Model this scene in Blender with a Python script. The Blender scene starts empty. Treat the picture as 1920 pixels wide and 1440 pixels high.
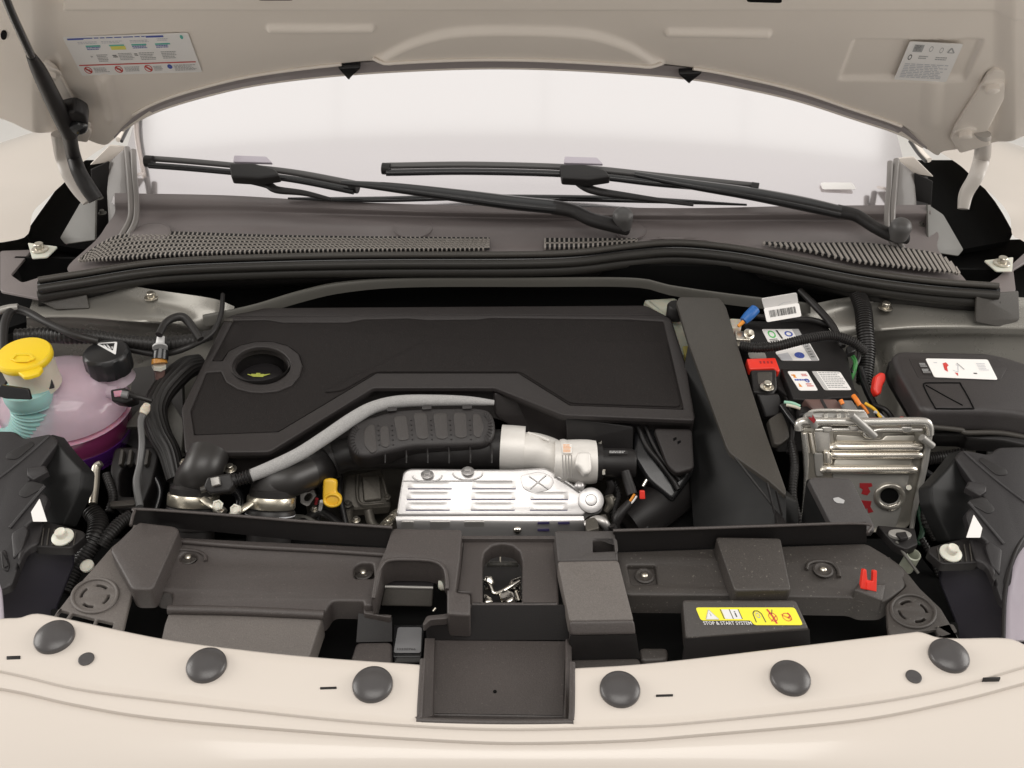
import bpy, bmesh, math, random
from mathutils import Vector, Matrix, noise
from mathutils.geometry import tessellate_polygon
random.seed(7)
SC = bpy.context.scene
COL = SC.collection
R = math.radians
# ------------------------------------------------------------------ camera
F = 1844.0
CAM = Vector((0, -0.64, 1.75))
cd = bpy.data.cameras.new('camera'); cam = bpy.data.objects.new('camera', cd); COL.objects.link(cam)
cd.sensor_width = 36; cd.lens = 36*F/1920; cd.clip_start = 0.01; cd.clip_end = 100
CM = Matrix.Rotation(R(53), 3, 'X') @ Matrix.Rotation(R(0.7), 3, 'Z')
cam.matrix_world = Matrix.Translation(CAM) @ CM.to_4x4()
SC.camera = cam
# ------------------------------------------------------------------ world, lamps, exposure
w = bpy.data.worlds.new('World'); SC.world = w; w.use_nodes = True
bg = w.node_tree.nodes['Background']; bg.inputs[0].default_value = (1.0, 0.955, 0.90, 1); bg.inputs[1].default_value = 0.51
def area(name, loc, size, power, col=(1, 0.965, 0.92), rot=(0, 0, 0)):
    l = bpy.data.lights.new(name, 'AREA'); l.shape = 'RECTANGLE'; l.size, l.size_y = size; l.energy = power; l.color = col
    o = bpy.data.objects.new(name, l); COL.objects.link(o); o.location = loc; o.rotation_euler = rot; return o
area('ceiling_lamp_front', (0.1, -1.0, 3.7), (2.6, 1.6), 54)
for lx0, lx1 in ((-1.8, -.855), (-.850, .135), (.140, 1.098), (1.103, 1.8)):
    area('ceiling_lamp_rear', ((lx0+lx1)/2, 2.68, 3.6), (lx1-lx0, 2.8), 14*(lx1-lx0)/3.6, (.98, 1, .965))
area('windscreen_fill_strip', (0.0, .89, 3.6), (3.7, .74), 2.0, (.99, .965, .985))  # unseen strip added to lift the reflection in the lower windscreen
area('side_fill_left', (-3.6, .7, 2.3), (1.8, 2.4), 80, rot=(0, R(-62), 0))  # unseen fills on both sides, added to brighten the wings
area('side_fill_right', (3.6, .7, 2.3), (1.8, 2.4), 80, rot=(0, R(62), 0))
SC.view_settings.view_transform = 'Standard'; SC.view_settings.look = 'None'
SC.view_settings.exposure = 0.0; SC.view_settings.gamma = 1.0
# ------------------------------------------------------------------ geometry helpers
def ray(px, py):
    return (CM @ Vector(((px-960)/F, (720-py)/F, -1)))
class Pl:
    def __init__(s, o, n):
        s.o = Vector(o); s.n = Vector(n).normalized()
        if s.n.dot(CAM - s.o) < 0: s.n = -s.n
        u = Vector((1, 0, 0)) - s.n*s.n.x
        if u.length < 0.2: u = Vector((0, 1, 0)) - s.n*s.n.y
        s.u = u.normalized(); s.v = s.n.cross(s.u)
    def up(s, h): return Pl(s.o + s.n*h, s.n)
def Z(z): return Pl((0, 0, z), (0, 0, 1))
def YP(y): return Pl((0, y, 0), (0, -1, 0))
def P(px, py, pl):
    if not isinstance(pl, Pl): pl = Z(pl)
    d = ray(px, py); t = (pl.o - CAM).dot(pl.n)/d.dot(pl.n)
    return CAM + d*t
def P3(a, b, c):
    A, B, C_ = P(*a), P(*b), P(*c)
    return Pl(A, (B-A).cross(C_-A))
def mpp(p): return (p - CAM).dot(CM @ Vector((0, 0, -1)))/F
WO = {}
def setp(o, label=None, cat=None, group=None, kind=None):
    if label: o['label'] = label
    if cat: o['category'] = cat
    if group: o['group'] = group
    if kind: o['kind'] = kind
    return o
def T(name, label, cat, base, group=None):
    o = bpy.data.objects.new(name, None); COL.objects.link(o); o.empty_display_size = 0.05
    o.location = base; WO[o] = Vector(base); return setp(o, label, cat, group)
def mesh_of(name, vs, fs, mats, loc, midx=None, ang=35, fixn=True):
    me = bpy.data.meshes.new(name); me.from_pydata([Vector(v)-loc for v in vs], [], fs)
    if not isinstance(mats, (list, tuple)): mats = [mats]
    for m in mats: me.materials.append(m)
    if midx: me.polygons.foreach_set('material_index', midx)
    if fixn:
        bm = bmesh.new(); bm.from_mesh(me); bmesh.ops.recalc_face_normals(bm, faces=bm.faces); bm.to_mesh(me); bm.free()
    me.polygons.foreach_set('use_smooth', [True]*len(me.polygons)); me.set_sharp_from_angle(angle=R(ang)); me.update()
    return me
def link(name, me, parent, loc):
    o = bpy.data.objects.new(name, me); COL.objects.link(o)
    if parent: o.parent = parent; o.location = loc - WO[parent]
    else: o.location = loc
    WO[o] = Vector(loc); return o
def mk(name, vs, fs, mats, parent=None, loc=None, midx=None, ang=35, fixn=True):
    if loc is None:
        if parent: loc = WO[parent]
        else:
            n = len(vs); loc = Vector((sum(v[0] for v in vs)/n, sum(v[1] for v in vs)/n, min(v[2] for v in vs)))
    loc = Vector(loc)
    return link(name, mesh_of(name, vs, fs, mats, loc, midx, ang, fixn), parent, loc)
def rnd2(pts, r, seg=3):
    if r <= 0: return pts
    out = []; n = len(pts)
    for i in range(n):
        a, b, c = pts[i-1], pts[i], pts[(i+1) % n]
        e1, e2 = a-b, c-b; l1, l2 = e1.length, e2.length
        if l1 < 1e-7 or l2 < 1e-7: continue
        rr = min(r, l1*.45, l2*.45); e1 /= l1; e2 /= l2
        if e1.dot(e2) < -0.985: out.append(b); continue
        p, q = b+e1*rr, b+e2*rr
        for k in range(seg+1):
            t = k/seg; out.append(p*(1-t)**2 + b*2*t*(1-t) + q*t*t)
    return out
def area2(p): return sum(p[i-1].x*p[i].y - p[i].x*p[i-1].y for i in range(len(p)))/2
def inset(pts, d):
    out = []; n = len(pts)
    for i in range(n):
        a, b, c = pts[i-1], pts[i], pts[(i+1) % n]
        e1 = (b-a); e2 = (c-b)
        if e1.length < 1e-9 or e2.length < 1e-9: out.append(b.copy()); continue
        e1.normalize(); e2.normalize()
        n1 = Vector((-e1.y, e1.x)); n2 = Vector((-e2.y, e2.x)); m = n1+n2
        if m.length < 1e-3: out.append(b + n1*d); continue
        m.normalize(); k = d/max(m.dot(n1), .45); out.append(b + m*k)
    return out
def slab2(outer, holes, pl, th, bev=.002, rr=.004, dirv=None, hrr=None, extra=0):
    """outline in plane coords -> closed solid; returns verts, faces"""
    loops = []
    o = rnd2(outer, rr)
    if area2(o) < 0: o.reverse()
    loops.append(o)
    for h in holes:
        h = rnd2(h, rr if hrr is None else hrr)
        if area2(h) > 0: h.reverse()
        loops.append(h)
    vs, fs = [], []; tops = []
    dv = -pl.n if dirv is None else Vector(dirv)
    b = min(bev, th*.45)
    for lp in loops:
        rings = []
        if b > 0:
            for k in range(4):
                a = k*math.pi/6
                q = inset(lp, b*(1-math.sin(a))); dep = b*(1-math.cos(a))
                rings.append([pl.o + pl.u*p.x + pl.v*p.y - pl.n*dep for p in q])
        else: rings.append([pl.o + pl.u*p.x + pl.v*p.y for p in lp])
        rings.append([pl.o + pl.u*p.x + pl.v*p.y + dv*th for p in lp])
        n = len(lp); base = len(vs)
        for rg in rings: vs.extend(rg)
        for k in range(len(rings)-1):
            for i in range(n):
                j = (i+1) % n; fs.append((base+k*n+i, base+k*n+j, base+(k+1)*n+j, base+(k+1)*n+i))
        tops.append((base, n, base+(len(rings)-1)*n))
    def cap(which):
        idx = []; poly = []
        for (t, n, bt) in tops:
            s = t if which == 0 else bt
            idx += list(range(s, s+n))
            poly.append([Vector(((vs[q]-pl.o).dot(pl.u), (vs[q]-pl.o).dot(pl.v), 0)) for q in range(s, s+n)])
        for tri in tessellate_polygon(poly): fs.append(tuple(idx[q] for q in tri))
    cap(0); cap(1)
    return vs, fs
def to2(pts, pl):
    out = []
    for p in pts:
        q = P(p[0], p[1], pl) - pl.o if not isinstance(p, Vector) else p - pl.o
        out.append(Vector((q.dot(pl.u), q.dot(pl.v))))
    return out
def ell(cx, cy, rx, ry, n=28, rot=0):
    c, s = math.cos(R(rot)), math.sin(R(rot))
    return [(cx + rx*math.cos(a)*c - ry*math.sin(a)*s, cy + rx*math.cos(a)*s + ry*math.sin(a)*c) for a in (2*math.pi*i/n for i in range(n))]
def circ2(px, py, pl, r, n=28):
    c = P(px, py, pl) - pl.o; c = Vector((c.dot(pl.u), c.dot(pl.v)))
    return [c + Vector((math.cos(a), math.sin(a)))*r for a in (2*math.pi*i/n for i in range(n))]
def slab(name, pts, pl, th, mat, parent=None, bev=.002, rr=.004, holes=(), drop=False, raw=False, hrr=None, ang=35):
    """pts: pixel outline on plane pl; solid of thickness th behind it"""
    if not isinstance(pl, Pl): pl = Z(pl)
    o2 = to2(pts, pl) if not raw else pts
    h2 = [to2(h, pl) if not isinstance(h[0], Vector) or len(h[0]) == 3 else h for h in holes]
    vs, fs = slab2(o2, h2, pl, th, bev, rr, (0, 0, -1) if drop else None, hrr)
    return mk(name, vs, fs, mat, parent, ang=ang)
def cr(p0, p1, p2, p3, t):
    return 0.5*((2*p1) + (p2-p0)*t + (2*p0-5*p1+4*p2-p3)*t*t + (3*p1-p0-3*p2+p3)*t**3)
def spline(pts, seg):
    if len(pts) < 3: 
        return [pts[0]+(pts[1]-pts[0])*(k/seg) for k in range(seg+1)]
    out = []; n = len(pts)
    for i in range(n-1):
        p0 = pts[i-1] if i > 0 else pts[0]*2-pts[1]; p3 = pts[i+2] if i+2 < n else pts[-1]*2-pts[-2]
        for k in range(seg): out.append(cr(p0, pts[i], pts[i+1], p3, k/seg))
    out.append(pts[-1].copy()); return out
def sweep(path, radii, n=12, caps=True, flat=1.0, prof=None):
    vs, fs = [], []; m = len(path); up = Vector((0, 0, 1)); prev = None
    for i, p in enumerate(path):
        t = (path[min(i+1, m-1)] - path[max(i-1, 0)])
        t = t.normalized() if t.length > 1e-9 else Vector((1, 0, 0))
        if prev is None:
            a = t.cross(up); a = a.normalized() if a.length > .1 else t.cross(Vector((0, 1, 0))).normalized()
        else: a = (prev - t*prev.dot(t)).normalized()
        prev = a; b = a.cross(t)
        for k in range(n):
            g = 2*math.pi*k/n; rr = radii[i]*(prof(k/n) if prof else 1)
            vs.append(p + a*math.cos(g)*rr + b*math.sin(g)*rr*flat)
    for i in range(m-1):
        for k in range(n):
            j = (k+1) % n; fs.append((i*n+k, i*n+j, (i+1)*n+j, (i+1)*n+k))
    if caps: fs.append(tuple(range(n))); fs.append(tuple((m-1)*n+k for k in range(n)))
    return vs, fs
def tube3(name, pts, radii, mat, parent=None, seg=8, n=12, corr=0, amp=.12, flat=1.0, prof=None):
    if not isinstance(radii, (list, tuple)): radii = [radii]*len(pts)
    q = [Vector((p.x, p.y, p.z, r)) for p, r in zip(pts, radii)]
    s = spline(q, seg)
    if corr:
        L = [0]
        for i in range(1, len(s)): L.append(L[-1] + (s[i].xyz - s[i-1].xyz).length)
        N = max(4, int(L[-1]/corr*4)); out = []; j = 0
        for k in range(N+1):
            d = L[-1]*k/N
            while j < len(L)-2 and L[j+1] < d: j += 1
            f = (d-L[j])/max(L[j+1]-L[j], 1e-9); v = s[j]*(1-f)+s[j+1]*f
            v = v.copy(); v[3] *= (1 + (amp if k % 4 in (0, 1) else -amp)); out.append(v)
        s = out
    vs, fs = sweep([v.xyz for v in s], [v[3] for v in s], n, True, flat, prof)
    return mk(name, vs, fs, mat, parent, ang=50)
def tube(name, pts, mat, parent=None, r=None, **k):
    """pts (px,py,z[,rpx]); radius in photo px"""
    p3 = [P(p[0], p[1], p[2]) for p in pts]
    rad = [mpp(q)*(p[3] if len(p) > 3 else r) for p, q in zip(pts, p3)]
    return tube3(name, p3, rad, mat, parent, **k)
LC = {}
def lathe(name, c, axis, prof, mat, parent=None, n=28, key=True, ang=40, rot=0, top=True):
    kk = (tuple(round(q, 5) for pr in prof for q in pr), tuple(round(q, 4) for q in axis), mat.name if not isinstance(mat, list) else mat[0].name, n, rot)
    if kk not in LC:
        ax = Vector(axis).normalized(); a = ax.cross(Vector((0, 0, 1)))
        a = a.normalized() if a.length > .1 else ax.cross(Vector((0, 1, 0))).normalized()
        b = a.cross(ax); vs, fs = [], []
        for (r, h) in prof:
            for k in range(n):
                g = 2*math.pi*k/n + rot; vs.append(ax*h + (a*math.cos(g) + b*math.sin(g))*max(r, 1e-5))
        for i in range(len(prof)-1):
            for k in range(n):
                j = (k+1) % n; fs.append((i*n+k, i*n+j, (i+1)*n+j, (i+1)*n+k))
        fs.append(tuple(range(n)))
        if top: fs.append(tuple((len(prof)-1)*n+k for k in range(n)))
        LC[kk] = mesh_of(name, vs, fs, mat, Vector((0, 0, 0)), ang=ang)
    return link(name, LC[kk], parent, Vector(c))
def lerpline(line, px):
    if px <= line[0][0]: return line[0][1] if len(line) == 1 else line[0][1] + (line[1][1]-line[0][1])*(px-line[0][0])/(line[1][0]-line[0][0])
    for i in range(len(line)-1):
        if px <= line[i+1][0]:
            a, b = line[i], line[i+1]; return a[1] + (b[1]-a[1])*(px-a[0])/(b[0]-a[0])
    a, b = line[-2], line[-1]; return b[1] + (b[1]-a[1])*(px-b[0])/(b[0]-a[0])
def smoothline(line):
    q = spline([Vector((a, b)) for a, b in line], 8); return [(v.x, v.y) for v in q]
def loft(name, rows, mat, parent=None, nu=40, nv=4, thick=0.0, closed=False, ang=35, sm=True):
    """rows: list of polylines of (px,py,z|plane) or Vectors; surface through them"""
    R3 = []
    for r in rows:
        p = [q if isinstance(q, Vector) else P(q[0], q[1], q[2]) for q in r]
        s = spline(p, 10) if sm and len(p) > 2 else [a for i in range(len(p)-1) for a in [p[i]+(p[i+1]-p[i])*(k/10) for k in range(10)]]+[p[-1]]
        L = [0]
        for i in range(1, len(s)): L.append(L[-1]+(s[i]-s[i-1]).length)
        out = []; j = 0
        for k in range(nu+1):
            d = L[-1]*k/nu
            while j < len(L)-2 and L[j+1] < d: j += 1
            f = (d-L[j])/max(L[j+1]-L[j], 1e-9); out.append(s[j]*(1-f)+s[j+1]*f)
        R3.append(out)
    cols = []
    for k in range(nu+1):
        c = [r[k] for r in R3]
        cols.append(spline(c, nv) if nv > 1 and len(c) > 2 else c)
    m = len(cols[0]); vs = [cols[k][i] for i in range(m) for k in range(nu+1)]; N = nu+1
    fs = [(i*N+k, i*N+k+1, (i+1)*N+k+1, (i+1)*N+k) for i in range(m-1) for k in range(nu)]
    if thick:
        base = len(vs)
        bmn = []
        for i in range(m):
            for k in range(N):
                du = vs[i*N+min(k+1, nu)]-vs[i*N+max(k-1, 0)]; dv = vs[min(i+1, m-1)*N+k]-vs[max(i-1, 0)*N+k]
                nn = du.cross(dv); nn = nn.normalized() if nn.length > 1e-12 else Vector((0, 0, 1))
                if nn.dot(CAM-vs[i*N+k]) < 0: nn = -nn
                bmn.append(vs[i*N+k]-nn*thick)
        vs = vs+bmn
        fs += [tuple(base+q for q in reversed(f)) for f in fs[:]]
        bd = [(0*N+k) for k in range(N)] + [i*N+nu for i in range(1, m)] + [(m-1)*N+k for k in range(nu-1, -1, -1)] + [i*N for i in range(m-2, 0, -1)]
        for i in range(len(bd)):
            a, b = bd[i], bd[(i+1) % len(bd)]; fs.append((a, b, base+b, base+a))
    return mk(name, vs, fs, mat, parent, ang=ang)
# ------------------------------------------------------------------ materials
def mat(name, col, rough=.5, metal=0, grain=0, gscale=900, var=0, vscale=20, spec=.5, coat=0, trans=0, sss=0, specks=0, alpha=1, emis=0, crough=.05, aniso=0):
    m = bpy.data.materials.new(name); m.use_nodes = True; nt = m.node_tree; b = nt.nodes['Principled BSDF']
    b.inputs['Base Color'].default_value = (*col, 1); b.inputs['Roughness'].default_value = rough; b.inputs['Metallic'].default_value = metal
    b.inputs['Specular IOR Level'].default_value = spec; b.inputs['Coat Weight'].default_value = coat; b.inputs['Coat Roughness'].default_value = crough
    b.inputs['Transmission Weight'].default_value = trans; b.inputs['IOR'].default_value = 1.12 if trans else 1.5; b.inputs['Alpha'].default_value = alpha
    if sss: b.inputs['Subsurface Weight'].default_value = sss; b.inputs['Subsurface Scale'].default_value = .02
    tc = nt.nodes.new('ShaderNodeTexCoord'); geo = nt.nodes.new('ShaderNodeNewGeometry')
    src = None
    if var or specks:
        n = nt.nodes.new('ShaderNodeTexNoise'); n.inputs['Scale'].default_value = vscale; n.inputs['Detail'].default_value = 6; n.inputs['Roughness'].default_value = .65
        nt.links.new(geo.outputs['Position'], n.inputs['Vector'])
        mx = nt.nodes.new('ShaderNodeMix'); mx.data_type = 'RGBA'
        mx.inputs['A'].default_value = (*[c*(1-var) for c in col], 1); mx.inputs['B'].default_value = (*[min(1, c*(1+var)+.0) for c in col], 1)
        nt.links.new(n.outputs['Fac'], mx.inputs['Factor']); src = mx.outputs['Result']
        if specks:
            v = nt.nodes.new('ShaderNodeTexNoise'); v.inputs['Scale'].default_value = 330; v.inputs['Detail'].default_value = 2
            nt.links.new(geo.outputs['Position'], v.inputs['Vector'])
            rp = nt.nodes.new('ShaderNodeMapRange'); rp.inputs['From Min'].default_value = .66; rp.inputs['From Max'].default_value = .74; rp.inputs['To Max'].default_value = specks*.5
            nt.links.new(v.outputs['Fac'], rp.inputs['Value'])
            m2 = nt.nodes.new('ShaderNodeMix'); m2.data_type = 'RGBA'; m2.inputs['B'].default_value = (.45, .42, .36, 1)
            nt.links.new(rp.outputs['Result'], m2.inputs['Factor']); nt.links.new(src, m2.inputs['A']); src = m2.outputs['Result']
        nt.links.new(src, b.inputs['Base Color'])
        rr = nt.nodes.new('ShaderNodeMapRange'); rr.inputs['To Min'].default_value = rough*.85; rr.inputs['To Max'].default_value = min(1, rough*1.15)
        nt.links.new(n.outputs['Fac'], rr.inputs['Value']); nt.links.new(rr.outputs['Result'], b.inputs['Roughness'])
    if grain >= .3:
        f1 = nt.nodes.new('ShaderNodeTexNoise'); f1.inputs['Scale'].default_value = 620; f1.inputs['Detail'].default_value = 3; f1.inputs['Roughness'].default_value = .8
        nt.links.new(geo.outputs['Position'], f1.inputs['Vector'])
        r1 = nt.nodes.new('ShaderNodeMapRange'); r1.inputs['From Min'].default_value = .3; r1.inputs['From Max'].default_value = .7; r1.inputs['To Min'].default_value = .80; r1.inputs['To Max'].default_value = 1.22
        nt.links.new(f1.outputs['Fac'], r1.inputs['Value'])
        mu = nt.nodes.new('ShaderNodeMix'); mu.data_type = 'RGBA'; mu.blend_type = 'MULTIPLY'; mu.inputs['Factor'].default_value = 1
        cb = nt.nodes.new('ShaderNodeCombineColor')
        for q in range(3): nt.links.new(r1.outputs['Result'], cb.inputs[q])
        if src: nt.links.new(src, mu.inputs['A'])
        else: mu.inputs['A'].default_value = (*col, 1)
        nt.links.new(cb.outputs['Color'], mu.inputs['B']); nt.links.new(mu.outputs['Result'], b.inputs['Base Color'])
    if grain:
        g = nt.nodes.new('ShaderNodeTexNoise'); g.inputs['Scale'].default_value = gscale; g.inputs['Detail'].default_value = 3
        nt.links.new(geo.outputs['Position'], g.inputs['Vector'])
        bp = nt.nodes.new('ShaderNodeBump'); bp.inputs['Strength'].default_value = grain; bp.inputs['Distance'].default_value = .0008
        nt.links.new(g.outputs['Fac'], bp.inputs['Height']); nt.links.new(bp.outputs['Normal'], b.inputs['Normal'])
    return m
M = dict(
 cream=mat('cream_paint', (.615, .560, .505), .32, coat=.5, crough=.10, var=.015, vscale=3),
 under=mat('cream_paint_lifted', (.86, .79, .715), .38, coat=.25, var=.03, vscale=8, grain=.05, gscale=300, crough=.2),  # same cream paint, lightened to make up for light the underside lacks
 primer=mat('grey_green_body_paint', (.27, .26, .235), .27, metal=.35, var=.06, vscale=14, grain=.05, gscale=200),
 bar=mat('dull_grey_steel', (.10, .096, .085), .5, var=.1, vscale=20),
 shroud=mat('grained_shroud_plastic', (.062, .053, .050), .42, grain=.5, gscale=1300, var=.10, vscale=9, specks=.16),
 shroud2=mat('dusty_shroud_plastic', (.046, .040, .036), .44, grain=.5, gscale=1300, var=.12, vscale=12, specks=.45),
 black=mat('black_plastic', (.015, .0135, .0135), .45, spec=.35, grain=.25, gscale=1000, var=.15, vscale=20),
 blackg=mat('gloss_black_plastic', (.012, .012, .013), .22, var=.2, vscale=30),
 deep=mat('void_shade_black', (.004, .004, .004), .8, spec=.1),  # near-black base stands in for shade in deep gaps and holes
 cover=mat('engine_cover_plastic', (.029, .025, .0245), .46, spec=.4, grain=.35, gscale=1500, var=.07, vscale=10),
 foam=mat('engine_cover_foam', (.015, .0125, .012), .7, spec=.22, grain=.8, gscale=700, var=.12, vscale=40, specks=.05),
 duct=mat('duct_plastic', (.050, .045, .039), .44, grain=.3, gscale=1200, var=.1, vscale=12),
 scut=mat('scuttle_plastic', (.19, .166, .163), .36, grain=.2, gscale=1200, var=.06, vscale=10),
 mesh=mat('scuttle_mesh_plastic', (.30, .275, .25), .5, var=.2, vscale=60, grain=.3, gscale=800),
 rubber=mat('seal_rubber', (.028, .026, .023), .42, spec=.35, grain=.15, gscale=500, var=.12, vscale=30),
 hose=mat('black_hose_rubber', (.018, .0165, .016), .42, spec=.4, var=.15, vscale=40),
 braid=mat('grey_braided_sleeve', (.36, .355, .35), .7, grain=.9, gscale=900, var=.12, vscale=150),
 alu=mat('pressed_aluminium', (.55, .535, .53), .34, metal=.65, grain=.15, gscale=150, var=.05, vscale=40),
 cast=mat('cast_aluminium', (.76, .735, .70), .5, metal=.25, grain=.25, gscale=900, var=.04, vscale=60),
 ecu=mat('die_cast_aluminium', (.46, .435, .385), .30, metal=.75, grain=.1, gscale=500, var=.08, vscale=30),
 steel=mat('zinc_steel', (.62, .58, .50), .3, metal=.9, var=.1, vscale=80),
 bright=mat('plated_metal', (.80, .77, .70), .14, metal=1, var=.1, vscale=60),
 engine=mat('dirty_engine_alloy', (.11, .10, .085), .5, metal=.5, grain=.3, gscale=300, var=.35, vscale=40),
 white=mat('label_white', (.88, .86, .84), .45),
 offw=mat('off_white_plastic', (.66, .64, .56), .4, sss=.1),
 nylon=mat('natural_nylon', (.62, .56, .46), .38, sss=.3, var=.05, vscale=30),
 yellow=mat('yellow_cap_plastic', (.86, .60, .02), .38, sss=.1, var=.03, vscale=30),
 yel2=mat('label_yellow', (.90, .80, .03), .45),
 dip=mat('dipstick_yellow', (.84, .50, .03), .4, var=.04, vscale=30),
 cyan=mat('aqua_bellows', (.30, .52, .50), .42, sss=.2, var=.06, vscale=25),
 tank=mat('milky_tank_plastic', (.84, .71, .79), .30, coat=.6, var=.16, vscale=22, trans=.62),
 seam=mat('tank_seam_pink', (.58, .27, .36), .3, sss=.5, coat=.3, var=.08, vscale=20),
 purple=mat('coolant_purple', (.075, .016, .14), .2, coat=.5, var=.5, vscale=9),
 magenta=mat('coolant_magenta', (.20, .03, .10), .2, coat=.5, var=.3, vscale=9),
 red=mat('red_plastic', (.74, .035, .02), .35, var=.05, vscale=30),
 inkr=mat('ink_red', (.60, .05, .04), .5), inkb=mat('ink_blue', (.06, .10, .42), .5), inkk=mat('ink_black', (.03, .03, .03), .5),
 inkg=mat('ink_grey', (.42, .42, .42), .5), inkl=mat('ink_pale', (.58, .59, .62), .5), inkt=mat('ink_teal', (.12, .50, .42), .5), inky=mat('ink_yellow', (.75, .70, .15), .5),
 inko=mat('ink_orange', (.80, .30, .03), .5), inkgr=mat('ink_green', (.12, .55, .15), .5), inkw=mat('ink_white', (.75, .75, .75), .5),
 inkm=mat('ink_maroon', (.30, .015, .02), .5), olive=mat('oil_mark_yellow', (.55, .60, .12), .5),
 blue=mat('blue_sleeve', (.02, .13, .42), .4), green=mat('green_wire', (.03, .22, .04), .4), orange=mat('orange_plastic', (.80, .22, .02), .4),
 brown=mat('brown_connector', (.13, .075, .065), .45, var=.1), grey=mat('grey_connector', (.18, .18, .18), .45),
 lens=mat('lamp_lens', (.42, .38, .43), .12, coat=.6, var=.05, vscale=6),
 dkpurp=mat('dark_lamp_body', (.028, .026, .036), .4, var=.1),
 glass=mat('windscreen_glass', (.90, .867, .878), .10, metal=.88, coat=.3, crough=.02),
 frit=mat('glass_frit_black', (.04, .038, .038), .3),
 floor=mat('studio_floor_white', (.76, .745, .72), .6, var=.03, vscale=2),
 holed=mat('rib_shadow', (.010, .010, .011), .7),
)
# ------------------------------------------------------------------ stickers
def fontmesh(txt, bold=0.0):
    cu = bpy.data.curves.new('txt', 'FONT'); cu.body = txt; cu.resolution_u = 2; cu.offset = bold
    o = bpy.data.objects.new('txt', cu); COL.objects.link(o)
    dg = bpy.context.evaluated_depsgraph_get(); me = o.evaluated_get(dg).to_mesh()
    vs = [v.co.copy() for v in me.vertices]; fs = [tuple(p.vertices) for p in me.polygons]
    o.evaluated_get(dg).to_mesh_clear(); bpy.data.objects.remove(o); bpy.data.curves.remove(cu)
    x0, x1 = min(v.x for v in vs), max(v.x for v in vs); y0, y1 = min(v.y for v in vs), max(v.y for v in vs)
    return [((v.x-x0)/(x1-x0), (v.y-y0)/(y1-y0)) for v in vs], fs
def sticker(name, quad, pl, base, items, parent=None, th=.0006, clip=None, label=None, body=True):
    """quad px: TL,TR,BR,BL ; items in u (0..1 left-right), v (0..1 top-bottom)"""
    if not isinstance(pl, Pl): pl = Z(pl)
    q = [P(x, y, pl) for x, y in quad]
    def uv(u, v, h=.0003): return (q[0]*(1-u)+q[1]*u)*(1-v) + (q[3]*(1-u)+q[2]*u)*v + pl.n*h
    mats = [M[base]]; names = [base]; vs, fs, mi = [], [], []
    if body:
        out = clip or [(0, 0), (1, 0), (1, 1), (0, 1)]
        pts = [uv(a, b, 0) for a, b in out]
        v, f = slab2([Vector(((p-pl.o).dot(pl.u), (p-pl.o).dot(pl.v))) for p in pts], [], pl, th, 0, .003)
        vs += v; fs += f; mi += [0]*len(f)
    def m_i(m):
        if m not in names: names.append(m); mats.append(M[m])
        return names.index(m)
    for it in items:
        k = it[0]; lift = .0003
        if k == 'r':
            _, u0, v0, u1, v1, m = it; b = len(vs)
            vs += [uv(u0, v0), uv(u1, v0), uv(u1, v1), uv(u0, v1)]; fs.append((b, b+1, b+2, b+3)); mi.append(m_i(m))
        elif k == 'p':
            b = len(vs); vs += [uv(a, c) for a, c in it[1]]; fs.append(tuple(range(b, len(vs)))); mi.append(m_i(it[2]))
        elif k == 'l':   # polyline with width
            pts, wd, m = it[1], it[2], it[3]
            asp = (q[1]-q[0]).length/(q[3]-q[0]).length
            for (a0, b0), (a1, b1) in zip(pts, pts[1:]):
                dx, dy = (a1-a0)*asp, (b1-b0); L = math.hypot(dx, dy) or 1; nx, ny = -dy/L*wd/2/asp, dx/L*wd/2; b = len(vs)
                vs += [uv(a0+nx, b0+ny), uv(a1+nx, b1+ny), uv(a1-nx, b1-ny), uv(a0-nx, b0-ny)]; fs.append((b, b+1, b+2, b+3)); mi.append(m_i(m))
        elif k == 'o':   # ring
            _, cu, cv, ru, rv, wd, m = it; n = 20
            for i in range(n):
                a0, a1 = 2*math.pi*i/n, 2*math.pi*(i+1)/n; b = len(vs)
                vs += [uv(cu+ru*math.cos(a), cv+rv*math.sin(a)) for a in (a0, a1)] + [uv(cu+ru*(1-wd)*math.cos(a), cv+rv*(1-wd)*math.sin(a)) for a in (a1, a0)]
                fs.append((b, b+1, b+2, b+3)); mi.append(m_i(m))
        elif k == 't':
            _, u0, v0, u1, v1, s, m = it; tv, tf = fontmesh(s, .01); b = len(vs)
            vs += [uv(u0+(u1-u0)*x, v1+(v0-v1)*y, .0005) for x, y in tv]; fs += [tuple(b+i for i in f) for f in tf]; mi += [m_i(m)]*len(tf)
        elif k == 'lines':   # block of illegibly small print
            _, u0, v0, u1, v1, n, m = it
            rs = random.Random(int(u0*999+v0*77))
            for i in range(n):
                va = v0+(v1-v0)*i/n; vb = va+(v1-v0)/n*.5; u = u0; end = u1-(u1-u0)*rs.random()*.25
                while u < end:
                    w_ = (u1-u0)*rs.uniform(.05, .16); b = len(vs); e = min(u+w_, end)
                    vs += [uv(u, va), uv(e, va), uv(e, vb), uv(u, vb)]; fs.append((b, b+1, b+2, b+3)); mi.append(m_i(m)); u += w_+(u1-u0)*.025
        elif k == 'bars':
            _, u0, v0, u1, v1, n, m = it; rs = random.Random(3)
            for i in range(n):
                a = u0+(u1-u0)*i/n; e = a+(u1-u0)/n*rs.uniform(.3, .8); b = len(vs)
                vs += [uv(a, v0), uv(e, v0), uv(e, v1), uv(a, v1)]; fs.append((b, b+1, b+2, b+3)); mi.append(m_i(m))
    o = mk(name, vs, fs, mats, parent, midx=mi, fixn=False)
    if label: o['label'] = label
    return o
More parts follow.
